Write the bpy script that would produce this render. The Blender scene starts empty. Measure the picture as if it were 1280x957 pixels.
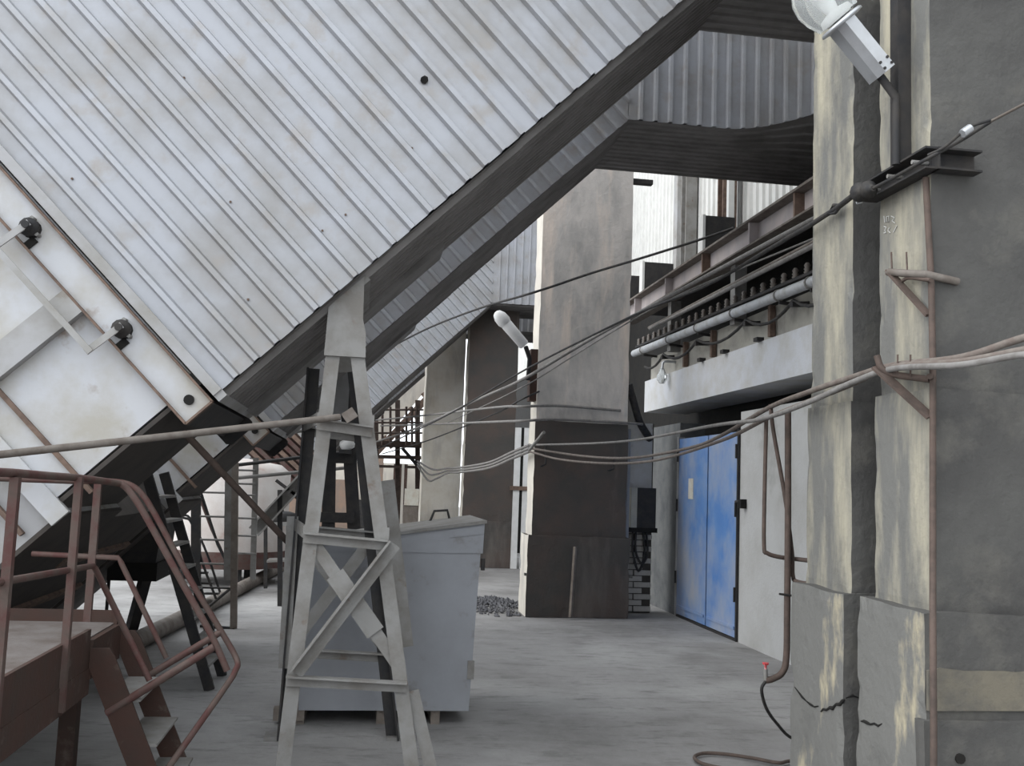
import bpy, math, random
from mathutils import Vector, Matrix, noise
random.seed(7)
scene = bpy.context.scene
COL = scene.collection
V = Vector

# ------------------------------------------------------------------ camera
FPX, CX, CY, CAMH = 1244.0, 640.0, 478.5, 1.6
YAW, PITCH, ROLL = math.radians(8.4283), math.radians(5.8994), math.radians(2.15)
FWD = V((math.sin(YAW)*math.cos(PITCH), math.cos(YAW)*math.cos(PITCH), math.sin(PITCH)))
_r0 = V((math.cos(YAW), -math.sin(YAW), 0)); _u0 = _r0.cross(FWD)
RT = _r0*math.cos(ROLL) + _u0*math.sin(ROLL)
UP = _u0*math.cos(ROLL) - _r0*math.sin(ROLL)
EYE = V((0, 0, CAMH))
cam = bpy.data.cameras.new('camera'); cam.sensor_width = 36.0; cam.lens = 36.0*FPX/1280.0
cam.clip_start = .05; cam.clip_end = 400
camo = bpy.data.objects.new('camera', cam); COL.objects.link(camo)
camo.matrix_world = Matrix(((RT.x, UP.x, -FWD.x, 0), (RT.y, UP.y, -FWD.y, 0), (RT.z, UP.z, -FWD.z, CAMH), (0, 0, 0, 1)))
scene.camera = camo

# ------------------------------------------------------------------ sky, sun, exposure
w = bpy.data.worlds.new('sky'); scene.world = w; w.use_nodes = True
bgn = w.node_tree.nodes['Background']
bgn.inputs[0].default_value = (0.90, 0.95, 1.0, 1); bgn.inputs[1].default_value = 1.15
sun = bpy.data.lights.new('sun', 'SUN'); sun.energy = 1.1; sun.angle = math.radians(65); sun.color = (1.0, 0.97, 0.92)
suno = bpy.data.objects.new('sun', sun); COL.objects.link(suno)
suno.rotation_euler = V((0.80, 0.16, -0.58)).to_track_quat('-Z', 'Y').to_euler()
scene.view_settings.view_transform = 'Standard'; scene.view_settings.look = 'None'
scene.view_settings.gamma = 1.0; scene.view_settings.use_curve_mapping = False
scene.view_settings.exposure = 0.85

# ------------------------------------------------------------------ helpers
def P(x, y, **k):
    """measured photo point -> place on the given world plane"""
    d = FWD + RT*((x-CX)/FPX) + UP*((CY-y)/FPX)
    (ax, v), = k.items(); i = 'XYZ'.index(ax)
    return EYE + d*((v-EYE[i])/d[i])

def mat(name, c1, c2=None, scale=4.0, rough=.75, metal=0.0, c3=None, scale3=1.2, t2=(.4, .65), t3=(.5, .7),
        stretch=(1, 1, 1), stretch3=(1, 1, 1), bump=.15, bscale=40, spec=.3):
    m = bpy.data.materials.new(name); m.use_nodes = True
    nt = m.node_tree; N = nt.nodes; L = nt.links; b = N['Principled BSDF']
    b.inputs['Roughness'].default_value = rough; b.inputs['Metallic'].default_value = metal
    b.inputs['Specular IOR Level'].default_value = spec
    tc = N.new('ShaderNodeTexCoord')
    def nz(sc, st, det=6):
        mp = N.new('ShaderNodeMapping'); mp.inputs['Scale'].default_value = st
        L.new(tc.outputs['Object'], mp.inputs[0])
        n = N.new('ShaderNodeTexNoise'); n.inputs['Scale'].default_value = sc; n.inputs['Detail'].default_value = det
        n.inputs['Roughness'].default_value = .62
        L.new(mp.outputs[0], n.inputs['Vector']); return n.outputs[0]
    def mix(a, bcol, fac_socket, lo, hi):
        r = N.new('ShaderNodeMapRange'); r.inputs[1].default_value = lo; r.inputs[2].default_value = hi
        L.new(fac_socket, r.inputs[0])
        x = N.new('ShaderNodeMix'); x.data_type = 'RGBA'
        L.new(r.outputs[0], x.inputs[0])
        if isinstance(a, tuple): x.inputs[6].default_value = (*a, 1)
        else: L.new(a, x.inputs[6])
        x.inputs[7].default_value = (*bcol, 1); return x.outputs[2]
    col = c1
    if c2: col = mix(col, c2, nz(scale, stretch), *t2)
    if c3: col = mix(col, c3, nz(scale3, stretch3, 8), *t3)
    if isinstance(col, tuple): b.inputs['Base Color'].default_value = (*col, 1)
    else: L.new(col, b.inputs['Base Color'])
    if bump:
        bp = N.new('ShaderNodeBump'); bp.inputs['Strength'].default_value = bump; bp.inputs['Distance'].default_value = .02
        L.new(nz(bscale, (1, 1, 1)), bp.inputs['Height']); L.new(bp.outputs[0], b.inputs['Normal'])
    return m

M = {}
M['galv'] = mat('galvanised_sheet', (.40, .41, .44), (.32, .315, .315), 2.2, .5, .35, c3=(.33, .30, .27), scale3=5, t3=(.55, .8), bump=.05, bscale=15)
M['galv_dull'] = mat('weathered_sheet', (.27, .27, .275), (.20, .195, .19), 3, .6, .25, c3=(.17, .15, .13), t3=(.55, .8), bump=.05, bscale=15)
M['soffit'] = mat('shaded_sheet', (.24, .23, .225), (.165, .158, .152), 3, .7, .1, bump=.05)  # same duct sheet, with the shade underneath put into a darker colour
M['soffit_dark'] = mat('shaded_sooty_plate', (.075, .065, .058), (.05, .045, .042), 3, .8, bump=.1)  # soot and rust brown, with underside shade put into the colour
M['white_paint'] = mat('pale_grey_paint', (.52, .53, .555), (.42, .40, .36), 2.5, .6, c3=(.22, .14, .09), scale3=3.5, t3=(.62, .78), bump=.06)
M['plate'] = mat('dusty_grey_plate', (.40, .40, .41), (.30, .29, .27), 3, .7, c3=(.16, .12, .09), scale3=3, t3=(.62, .8), bump=.06)
M['rust_edge'] = mat('rusty_steel', (.20, .14, .11), (.12, .085, .07), 12, .85, bump=.3)
M['dark_steel'] = mat('dark_steel', (.035, .035, .037), (.055, .050, .047), 9, .7, .2, bump=.15)
M['black'] = mat('flat_black', (.012, .012, .012), (.02, .018, .016), 6, .9)
M['steel_grey'] = mat('grey_painted_steel', (.25, .246, .238), (.185, .174, .16), 6, .7, c3=(.15, .105, .08), scale3=9, t3=(.62, .78), bump=.12)
M['box_grey'] = mat('blue_grey_box_paint', (.30, .31, .335), (.255, .262, .28), 2, .6, c3=(.15, .13, .11), scale3=4, t3=(.6, .8), bump=.05)
M['red_paint'] = mat('worn_red_paint', (.092, .042, .038), (.115, .09, .078), 7, .7, c3=(.08, .056, .048), scale3=14, t3=(.5, .7), bump=.1)
M['red_brown'] = mat('red_brown_steel', (.062, .034, .027), (.052, .036, .03), 5, .85, c3=(.13, .105, .09), scale3=7, t3=(.58, .75), bump=.15)
M['deck'] = mat('dusty_deck', (.17, .155, .148), (.115, .095, .086), 5, .85, bump=.2)
M['cement'] = mat('dark_grey_cement', (.112, .11, .105), (.078, .076, .074), 1.6, .95, c3=(.155, .148, .133), scale3=3, t3=(.55, .75), bump=.45, bscale=18)  # near pillars' darker cement, on every side but the alley one
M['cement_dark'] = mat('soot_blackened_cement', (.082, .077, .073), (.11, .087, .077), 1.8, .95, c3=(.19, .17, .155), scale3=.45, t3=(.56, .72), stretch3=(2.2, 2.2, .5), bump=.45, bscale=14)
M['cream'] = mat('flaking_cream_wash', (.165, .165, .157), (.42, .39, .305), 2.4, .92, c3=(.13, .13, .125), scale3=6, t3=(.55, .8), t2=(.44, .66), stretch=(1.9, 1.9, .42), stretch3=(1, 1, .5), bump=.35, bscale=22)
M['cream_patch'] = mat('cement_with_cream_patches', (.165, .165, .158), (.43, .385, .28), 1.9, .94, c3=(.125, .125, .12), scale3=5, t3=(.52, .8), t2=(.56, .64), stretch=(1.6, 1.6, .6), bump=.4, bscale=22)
M['tan'] = mat('tan_wash', (.19, .172, .135), (.125, .118, .105), 7, .95, bump=.3)
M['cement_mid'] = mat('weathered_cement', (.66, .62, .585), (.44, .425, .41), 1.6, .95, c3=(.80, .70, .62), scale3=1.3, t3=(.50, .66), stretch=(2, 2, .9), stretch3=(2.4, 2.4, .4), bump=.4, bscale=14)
M['cream_far'] = mat('far_pale_tone', (.62, .58, .52), (.72, .68, .6), 2, .9, c3=(.42, .40, .37), scale3=2, t3=(.55, .75), stretch3=(2, 2, .4), bump=.2)  # far pale surfaces; also carries the light on the far pillars' alley sides
M['pier_white'] = mat('sunlit_pier', (.86, .82, .75), (.74, .68, .58), 2.5, .9, c3=(.55, .52, .48), scale3=1.6, t3=(.52, .75), stretch3=(2, 2, .5), bump=.2)  # sunlight on the pier put into its pale base colour
M['plaster'] = mat('grey_plaster', (.52, .52, .515), (.45, .445, .43), 2, .95, c3=(.20, .195, .185), scale3=1.0, t3=(.6, .9), bump=.25, bscale=25)
M['plaster_dark'] = mat('stained_plaster', (.17, .175, .175), (.11, .115, .12), 3, .95, c3=(.42, .42, .40), scale3=4, t3=(.68, .75), stretch3=(3, 3, .4), bump=.25)
M['lintel'] = mat('pale_painted_beam', (.60, .615, .65), (.52, .515, .50), 3, .85, bump=.15)
M['band'] = mat('beige_band', (.42, .405, .36), (.33, .32, .295), 3, .9, c3=(.17, .16, .15), t3=(.55, .75), bump=.2)
M['pink'] = mat('faded_pink_girder', (.47, .42, .41), (.38, .35, .36), 3, .8, c3=(.27, .24, .24), scale3=2, t3=(.55, .75), stretch3=(1, 1, .4), bump=.1)
M['white_sheet'] = mat('white_profiled_sheet', (.70, .70, .68), (.62, .62, .60), 3, .6, bump=.03)
M['pipe_white'] = mat('foil_wrapped_pipe', (.52, .54, .57), (.40, .40, .40), 8, .5, .2, bump=.15)
M['cable'] = mat('dusty_brown_cable', (.15, .122, .108), (.20, .178, .16), 20, .8, bump=.1)
M['cable_pale'] = mat('dusty_grey_cable', (.235, .227, .22), (.17, .16, .152), 20, .8, bump=.1)
M['cable_black'] = mat('black_rubber_cable', (.03, .03, .032), (.06, .055, .05), 20, .7)
M['pipe_rust'] = mat('brown_rusty_pipe', (.12, .088, .075), (.08, .062, .054), 14, .8, bump=.2)
M['pipe_dusty'] = mat('dusty_pipe', (.185, .165, .148), (.12, .10, .086), 10, .8, bump=.15)
M['lamp_metal'] = mat('lamp_aluminium', (.56, .58, .61), (.48, .49, .51), 9, .35, .6, bump=.02)
M['lamp_white'] = mat('white_lamp_enamel', (.80, .80, .80), (.70, .70, .69), 5, .4)
M['blue'] = mat('sprayed_blue_paint', (.10, .24, .56), (.15, .30, .60), 2, .5, c3=(.40, .43, .50), scale3=1.3, t3=(.38, .66), stretch3=(1, 1, .8), bump=.04)
M['paper'] = mat('paper_notice', (.72, .70, .62), (.62, .55, .45), 9, .8, bump=0)
M['brick'] = mat('whitewashed_brick', (.46, .44, .41), (.33, .31, .29), 6, .95, bump=.3)
M['mortar'] = mat('dark_mortar', (.06, .055, .05), (.09, .08, .07), 8, .95)
M['gravel'] = mat('dark_gravel', (.09, .09, .10), (.16, .16, .17), 6, .9)
M['red_valve'] = mat('red_valve_paint', (.55, .05, .06), (.7, .45, .45), 30, .5, bump=0)
M['chalk'] = mat('chalk', (.6, .6, .58), rough=.95, bump=0)
M['porcelain'] = mat('brown_porcelain', (.13, .11, .10), (.22, .2, .18), 9, .35, bump=0)
M['orange_brick'] = mat('far_brown_wall', (.30, .21, .16), (.24, .19, .16), 4, .9, bump=.1)
M['teal'] = mat('pale_dusty_tank', (.56, .53, .51), (.46, .40, .37), 2, .8, c3=(.33, .20, .17), scale3=2, t3=(.6, .8))
M['wood'] = mat('dusty_wood', (.23, .20, .175), (.16, .135, .115), 8, .9, bump=.2)

# lamp glass
g = bpy.data.materials.new('lamp_glass'); g.use_nodes = True
b = g.node_tree.nodes['Principled BSDF']; b.inputs['Base Color'].default_value = (.92, .95, .95, 1)
b.inputs['Roughness'].default_value = .12; b.inputs['Transmission Weight'].default_value = .75; b.inputs['IOR'].default_value = 1.3
M['glass'] = g

# dusty concrete yard
fm = mat('yard_concrete', (.29, .283, .28), (.20, .194, .19), .7, .95, c3=(.38, .375, .37), scale3=.4, t3=(.48, .68), t2=(.42, .62), bump=.5, bscale=9)
def cracks():
    nt = fm.node_tree; N = nt.nodes; L = nt.links; b = N['Principled BSDF']
    src = b.inputs['Base Color'].links[0].from_socket
    tc = N.new('ShaderNodeTexCoord')
    n = N.new('ShaderNodeTexNoise'); n.inputs['Scale'].default_value = 7; n.inputs['Detail'].default_value = 10; n.inputs['Roughness'].default_value = .75
    mp = N.new('ShaderNodeMapping'); mp.inputs['Scale'].default_value = (.35, 1, 1); mp.inputs['Rotation'].default_value = (0, 0, .3)
    L.new(tc.outputs['Object'], mp.inputs[0]); L.new(mp.outputs[0], n.inputs['Vector'])
    r = N.new('ShaderNodeMapRange'); r.inputs[1].default_value = .52; r.inputs[2].default_value = .72; r.inputs[4].default_value = .75
    L.new(n.outputs[0], r.inputs[0])
    x = N.new('ShaderNodeMix'); x.data_type = 'RGBA'; L.new(r.outputs[0], x.inputs[0]); L.new(src, x.inputs[6]); x.inputs[7].default_value = (.10, .097, .094, 1)
    L.new(x.outputs[2], b.inputs['Base Color'])
cracks()
M['floor'] = fm

ORG = {}
def world_org(o):
    return ORG[o.name] if o is not None else V((0, 0, 0))

class MB:
    def __init__(s): s.v = []; s.f = []; s.mi = []; s.sm = []
    def add(s, vs, fs, mi=0, smooth=False):
        n = len(s.v); s.v += [V(v) for v in vs]
        for f in fs: s.f.append([n+i for i in f]); s.mi.append(mi); s.sm.append(smooth)
        return s
    def box(s, x0, x1, y0, y1, z0, z1, mi=0):
        vs = [(x, y, z) for z in (z0, z1) for y in (y0, y1) for x in (x0, x1)]
        return s.add(vs, [(0, 2, 3, 1), (4, 5, 7, 6), (0, 1, 5, 4), (2, 6, 7, 3), (0, 4, 6, 2), (1, 3, 7, 5)], mi)
    def obox(s, c, ax, ay, az, hx, hy, hz, mi=0):
        vs = [c + ax*(hx*i) + ay*(hy*j) + az*(hz*k) for k in (-1, 1) for j in (-1, 1) for i in (-1, 1)]
        return s.add(vs, [(0, 2, 3, 1), (4, 5, 7, 6), (0, 1, 5, 4), (2, 6, 7, 3), (0, 4, 6, 2), (1, 3, 7, 5)], mi)
    def sweep(s, p0, p1, prof, hint=(0, 0, 1), mi=0, cap=True):
        """extrude closed 2D profile (u along hint, v sideways) from p0 to p1"""
        p0, p1 = V(p0), V(p1); d = (p1-p0).normalized(); h = V(hint)
        u = (h - d*h.dot(d))
        if u.length < 1e-4: u = V((1, 0, 0)) - d*d.x
        u.normalize(); v = d.cross(u)
        n = len(prof); vs = [p + u*a + v*b for p in (p0, p1) for a, b in prof]
        fs = [(i, (i+1) % n, n+(i+1) % n, n+i) for i in range(n)]
        if cap: fs += [tuple(range(n))[::-1], tuple(range(n, 2*n))]
        return s.add(vs, fs, mi)
    def bar(s, p0, p1, a, b, hint=(0, 0, 1), mi=0):
        return s.sweep(p0, p1, [(-a/2, -b/2), (a/2, -b/2), (a/2, b/2), (-a/2, b/2)], hint, mi)
    def angle(s, p0, p1, a, t=.01, hint=(0, 0, 1), flip=1, mi=0, b=None):
        b = b or a
        pr = [(0, 0), (a, 0), (a, t*flip), (t, t*flip), (t, b*flip), (0, b*flip)]
        return s.sweep(p0, p1, pr, hint, mi)
    def ibeam(s, p0, p1, hgt, wid, t=.012, hint=(0, 0, 1), mi=0):
        h, wd = hgt/2, wid/2
        pr = [(-h, -wd), (-h, wd), (-h+t, wd), (-h+t, t/2), (h-t, t/2), (h-t, wd), (h, wd), (h, -wd), (h-t, -wd), (h-t, -t/2), (-h+t, -t/2), (-h+t, -wd)]
        return s.sweep(p0, p1, pr, hint, mi)
    def channel(s, p0, p1, hgt, wid, t=.012, hint=(0, 0, 1), mi=0, sgn=1):
        h = hgt/2
        pr = [(-h, 0), (h, 0), (h, sgn*wid), (h-t, sgn*wid), (h-t, sgn*t), (-h+t, sgn*t), (-h+t, sgn*wid), (-h, sgn*wid)]
        return s.sweep(p0, p1, pr, hint, mi)
    def tube(s, pts, r, n=8, mi=0, cap=True):
        pts = [V(p) for p in pts]; rs = r if isinstance(r, (list, tuple)) else [r]*len(pts)
        vs = []; prev = None
        for i, p in enumerate(pts):
            d = (pts[min(i+1, len(pts)-1)] - pts[max(i-1, 0)]).normalized()
            if prev is None:
                h = V((0, 0, 1)) if abs(d.z) < .9 else V((1, 0, 0))
                u = (h - d*h.dot(d)).normalized()
            else:
                u = (prev - d*prev.dot(d)).normalized()
            prev = u; v = d.cross(u)
            vs += [p + (u*math.cos(2*math.pi*k/n) + v*math.sin(2*math.pi*k/n))*rs[i] for k in range(n)]
        fs = [(i*n+k, i*n+(k+1) % n, (i+1)*n+(k+1) % n, (i+1)*n+k) for i in range(len(pts)-1) for k in range(n)]
        s.add(vs, fs, mi, True)
        if cap:
            m = (len(pts)-1)*n
            s.add(vs[:n], [tuple(range(n))[::-1]], mi); s.add(vs[m:], [tuple(range(n))], mi)
        return s
    def prism(s, poly, off, mi=0):
        poly = [V(p) for p in poly]; n = len(poly); off = V(off)
        vs = poly + [p+off for p in poly]
        return s.add(vs, [tuple(range(n)), tuple(range(n, 2*n))[::-1]] + [(i, n+i, n+(i+1) % n, (i+1) % n) for i in range(n)], mi)
    def build(s, name, mats, parent=None, label=None, cat=None, group=None, kind=None):
        if not isinstance(mats, (list, tuple)): mats = [mats]
        if parent is not None: org = world_org(parent)
        else:
            lo = V([min(v[i] for v in s.v) for i in range(3)]); hi = V([max(v[i] for v in s.v) for i in range(3)])
            org = V(((lo.x+hi.x)/2, (lo.y+hi.y)/2, lo.z))
        me = bpy.data.meshes.new(name)
        me.from_pydata([v-org for v in s.v], [], s.f)
        for m in mats: me.materials.append(M[m])
        me.polygons.foreach_set('material_index', s.mi); me.polygons.foreach_set('use_smooth', s.sm)
        me.update()
        import bmesh
        bm = bmesh.new(); bm.from_mesh(me); bmesh.ops.recalc_face_normals(bm, faces=bm.faces); bm.to_mesh(me); bm.free()
        o = bpy.data.objects.new(name, me); COL.objects.link(o)
        if parent is not None: o.parent = parent
        else: o.location = org
        ORG[o.name] = org
        tag(o, label, cat, group, kind)
        return o

def tag(o, label=None, cat=None, group=None, kind=None):
    if label: o['label'] = label
    if cat: o['category'] = cat
    if group: o['group'] = group
    if kind: o['kind'] = kind
    return o
def thing(name, label, cat, loc, group=None, kind=None):
    o = bpy.data.objects.new(name, None); COL.objects.link(o); o.location = loc; o.empty_display_size = .2
    ORG[o.name] = V(loc); return tag(o, label, cat, group, kind)
def inst(src, parent, off):
    """share the mesh of src, moved by off (world)"""
    c = src.copy(); COL.objects.link(c); c.parent = parent
    c.location = src.location + V(off); ORG[c.name] = ORG[src.name] + V(off); return c
def smooth_path(pts, n=8):
    pts = [V(p) for p in pts]; q = [pts[0]*2-pts[1]] + pts + [pts[-1]*2-pts[-2]]; out = []
    for i in range(1, len(q)-2):
        for k in range(n):
            t = k/n; a, b_, c, d = q[i-1], q[i], q[i+1], q[i+2]
            out.append(.5*((2*b_) + (c-a)*t + (2*a-5*b_+4*c-d)*t*t + (3*b_-a-3*c+d)*t*t*t))
    return out + [pts[-1]]
def lathe(mb, base, axis, prof, n=14, mi=0, smooth=True):
    """prof: list of (distance along axis, radius)"""
    base, d = V(base), V(axis).normalized()
    h = V((0, 0, 1)) if abs(d.z) < .9 else V((1, 0, 0)); u = (h-d*h.dot(d)).normalized(); v = d.cross(u)
    vs = [base + d*a + (u*math.cos(2*math.pi*k/n)+v*math.sin(2*math.pi*k/n))*r for a, r in prof for k in range(n)]
    fs = [(i*n+k, i*n+(k+1) % n, (i+1)*n+(k+1) % n, (i+1)*n+k) for i in range(len(prof)-1) for k in range(n)]
    mb.add(vs, fs, mi, smooth)
    mb.add(vs[:n], [tuple(range(n))], mi); mb.add(vs[-n:], [tuple(range(n))], mi)
    return mb

def rough_box(mb, x0, x1, y0, y1, z0, z1, res=.09, amp=.02, seed=0, mi=lambda n: 0, keep_bottom=True):
    """box with chipped, uneven edges"""
    def warp(p):
        e = sum(1 for i, (lo, hi) in enumerate(((x0, x1), (y0, y1), (z0, z1))) if abs(p[i]-lo) < 1e-5 or abs(p[i]-hi) < 1e-5)
        c = V(((x0+x1)/2, (y0+y1)/2, p.z)); q = p*5 + V((seed*7.3, seed*3.1, 0)); q.z *= .8
        nv = noise.noise(q); n2 = max(0, noise.noise(p*9+V((seed, 0, 5))))
        dirn = (c-p); dirn.z = 0
        if dirn.length > 1e-6: dirn.normalize()
        k = amp*(.18*nv) if e < 2 else amp*(.25*nv + 1.1*n2 + .15)
        out = p + dirn*k
        if abs(p.z-z1) < 1e-5: out.z += amp*nv*.6
        if abs(p.z-z0) < 1e-5 and keep_bottom: out.z = z0
        return out
    def grid(o, a, b_, na, nb, n):
        vs = [warp(o + a*(i/na) + b_*(j/nb)) for j in range(nb+1) for i in range(na+1)]
        fs = [(j*(na+1)+i, j*(na+1)+i+1, (j+1)*(na+1)+i+1, (j+1)*(na+1)+i) for j in range(nb) for i in range(na)]
        mb.add(vs, fs, mi(n))
    dx, dy, dz = x1-x0, y1-y0, z1-z0
    nx, ny, nz_ = [max(2, int(round(d/res))) for d in (dx, dy, dz)]
    X, Y, Z = V((dx, 0, 0)), V((0, dy, 0)), V((0, 0, dz)); o = V((x0, y0, z0))
    grid(o, X, Z, nx, nz_, '-y'); grid(o+Y, X, Z, nx, nz_, '+y')
    grid(o, Y, Z, ny, nz_, '-x'); grid(o+X, Y, Z, ny, nz_, '+x')
    grid(o, X, Y, nx, ny, '-z'); grid(o+Z, X, Y, nx, ny, '+z')
    return mb

def ribbed(name, mtl, parent, org, across, along, nrm, a0, a1, l0, l1, pitch=.142, h=.034, per=5, rw=.05, **kw):
    """profiled sheets: ribs run along `along`; l0/l1 are functions of the across coordinate; one object for each sheet"""
    across, along, nrm, org = V(across), V(along), V(nrm), V(org)
    n = int(math.ceil((a1-a0)/pitch - 1e-6)); i = 0; res = []
    while i < n:
        m = min(per, n-i); mb = MB(); A = []
        for k in range(m):
            b0 = a0 + (i+k)*pitch
            A += [(b0, 0), (b0+pitch-rw, 0), (b0+pitch-rw*.78, h), (b0+pitch-rw*.22, h)]
        A.append((a0+(i+m)*pitch, 0))
        A = [(min(a, a1), q) for a, q in A]
        jit = random.uniform(-.006, .006); lift = .002*(len(res) % 2)
        vs = []; ok = []
        for a, q in A:
            lo, hi = l0(a), max(l0(a), l1(a))
            for l in (lo+jit, hi): vs.append(org + across*a + along*l + nrm*(q+lift))
        fs = [(2*j, 2*j+2, 2*j+3, 2*j+1) for j in range(len(A)-1) if A[j+1][0]-A[j][0] > 1e-5]
        mb.add(vs, fs); res.append(mb.build(name, mtl, parent, **kw)); i += m
    return res

# ------------------------------------------------------------------ ground
mb = MB()
nx, ny = 60, 90
def fz(x, y): return .012*noise.noise(V((x*.8, y*.8, 0))) - .006
vs = []
for j in range(ny+1):
    for i in range(nx+1):
        x = -30 + 42.0*i/nx; y = -12 + 82.0*j/ny
        vs.append((x, y, fz(x, y)))
mb.add(vs, [(j*(nx+1)+i, j*(nx+1)+i+1, (j+1)*(nx+1)+i+1, (j+1)*(nx+1)+i) for j in range(ny) for i in range(nx)], 0, True)
mb.build('floor', 'floor', label='dusty cracked grey concrete yard floor', kind='structure')

# ------------------------------------------------------------------ building on the right
XW = 4.18
YD0, YD1 = 10.64, 12.75          # blue door along the wall
mb = MB()
mb.box(XW, XW+.35, -6, YD0-.02, -.05, 2.52)
mb.build('wall_right', 'plaster', label='grey plastered lower wall beside the blue door', kind='structure')
mb = MB(); mb.box(XW, XW+.35, YD1+.02, 40, -.05, 2.52)
mb.build('wall_right_rear', 'plaster_dark', label='dark stained plaster wall behind the far pillar', kind='structure')
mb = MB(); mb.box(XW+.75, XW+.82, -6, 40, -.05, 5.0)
mb.build('wall_right_inner', 'black', label='inner wall coloured black for the shade in the recess behind the lintel and the girder', kind='structure')  # wall coloured black in place of the shade inside the recess
mb = MB(); mb.box(XW-.06, XW+.6, -6, 14.3, 2.76, 3.22)
mb.build('trim_1', 'lintel', label='pale painted concrete lintel beam above the blue door', kind='structure')
mb = MB(); mb.box(XW+.03, XW+.6, -6, 14.3, 3.22, 3.58)
mb.build('trim_2', 'band', label='dirty beige wall band above the pale lintel', kind='structure')
mb = MB()
for y in (9.45, 12.1): mb.box(XW-.012, XW+.05, y, y+.13, 3.22, 3.66)
# upper white cladding
up_w = thing('wall_right_upper', 'bright white profiled sheet wall above the girder', None, (5.05, 20, 4.3), kind='structure')
ribbed('cladding_sheet', 'white_sheet', up_w, (5.05, 0, 4.3), (0, 1, 0), (0, 0, 1), (-1, 0, 0), 10.9, 34, lambda a: 0, lambda a: 5.2, pitch=.21, h=.035, per=6, rw=.07)
mb = MB(); mb.box(5.09, 5.3, -6, 40, 4.3, 9.5); mb.build('backing_wall', 'white_sheet', up_w)
mb = MB()
mb.box(4.9, 5.0, 15.35, 15.55, 4.43, 9.5); mb.build('cladding_post', 'plate', up_w)
mb = MB(); mb.ibeam((4.9, 14.75, 4.43), (4.9, 14.75, 9.5), .25, .18, .03, hint=(0, 1, 0)); mb.build('cladding_post', 'steel_grey', up_w)
mb = MB(); mb.ibeam((4.85, 12.95, 4.43), (4.85, 12.95, 7), .22, .2, .03, hint=(0, 1, 0)); mb.build('cladding_post', 'rust_edge', up_w)
mb = MB(); mb.box(4.75, 4.83, 12.62, 12.7, 4.43, 7); mb.build('cladding_post', 'white_sheet', up_w)

mb = MB(); mb.box(4.16, 5.0, -6, 15.2, 4.39, 4.44)
mb.build('trim_3', 'dark_steel', label='dark gallery slab edge behind the girder', kind='structure')
# girder
gd = thing('crane_girder', 'faded pink riveted steel girder running along the wall above the pipes', 'girder', (3.98, 9, 4.38))
mb = MB(); mb.box(3.98, 4.0, 3, 14.9, 4.20, 4.43); mb.build('web', 'pink', gd)
mb = MB(); mb.box(3.86, 4.14, 3, 14.95, 4.43, 4.455); mb.build('top_flange', 'pipe_dusty', gd)
mb = MB(); mb.box(3.88, 4.12, 3, 14.95, 4.18, 4.20); mb.build('bottom_flange', 'pipe_dusty', gd)
for y in (8.6, 9.7, 11.15, 12.6, 14.1):
    mb = MB(); mb.box(3.88, 3.98, y, y+.03, 4.20, 4.43); mb.build('stiffener', 'rust_edge' if y in (8.6, 11.15) else 'pink', gd)
# support struts between band and girder
for y in (8.2, 10.55, 12.9):
    mb = MB(); mb.box(4.06, 4.2, y, y+.14, 3.5, 4.19); mb.build('support_post', 'steel_grey', gd)
# dark boxes standing on the girder
for xa, xb, yt_, lab in ((882, 919, 269, 'tall dark steel box on the girder beside the white post'), (806, 842, 327, 'middle dark steel box on the girder between the taller box and the pillar'),
                         (788, 801, 344, 'small dark steel box on the girder end against the dark pillar')):
    n = P(xa, yt_, X=4.22); x1_ = P(xb, yt_, Y=n.y).x
    t = thing('vent_box', lab, 'vent box', (4.4, n.y, 4.44))
    MB().box(4.22, x1_, n.y, n.y+.16, 4.43, n.z).build('casing', 'dark_steel', t)
    MB().box(4.185, 4.22, n.y-.005, n.y+.16, 4.43, n.z+.01).build('side_plate', 'white_sheet', t)
# pipes on the wall
def pipe(name, pts, r, mtl, label, cat, n=10, group=None):
    return MB().tube(pts, r, n).build(name, mtl, label=label, cat=cat, group=group)
t = thing('insulated_pipe', 'pale foil-wrapped heating pipe running along the beige wall band', 'pipe', (4.0, 10, 3.6))
MB().tube([(4.0, 3, 3.47), (4.0, 14.5, 3.66)], .052, 12).build('wrapping', 'pipe_white', t)
for y in (8.5, 9.2, 10.4, 11.6, 12.75, 14.0):
    MB().tube([(4.0, y, 3.47+(y-3)*.0165), (4.0, y+.025, 3.47+(y-3)*.0165)], .062, 12).build('strap', 'steel_grey', t)
    MB().bar((4.0, y+.01, 3.40+(y-3)*.0165), (4.26, y+.01, 3.38+(y-3)*.0165), .03, .03).build('hanger', 'dark_steel', t)
pipe('conduit_pipe', [(3.9, 3, 3.86), (3.9, 13.4, 3.88)], .02, 'pipe_dusty', 'thin dusty brown pipe running just below the girder', 'pipe')
pipe('conduit_pipe', [(3.8, 3, 3.76), (3.8, 13.0, 3.80)], .022, 'cable_pale', 'dusty grey pipe running beside the thin brown pipe below the girder', 'pipe')
# insulator rack
t = thing('insulator_rack', 'row of brown porcelain insulators on a steel rail above the pale pipe', 'insulators', (4.1, 11, 3.82))
MB().bar((4.04, 8.2, 3.66), (4.04, 14.5, 3.76), .03, .05).build('rail', 'dark_steel', t)
mb = lathe(MB(), (4.04, 8.4, 3.67), (0, 0, 1), [(0, .02), (.02, .036), (.035, .022), (.05, .036), (.065, .022), (.085, .034), (.11, .014)], 8)
ins0 = mb.build('insulator', 'porcelain', t)
for k in range(1, 24): inst(ins0, t, (0, .26*k, .0041*k))
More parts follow.
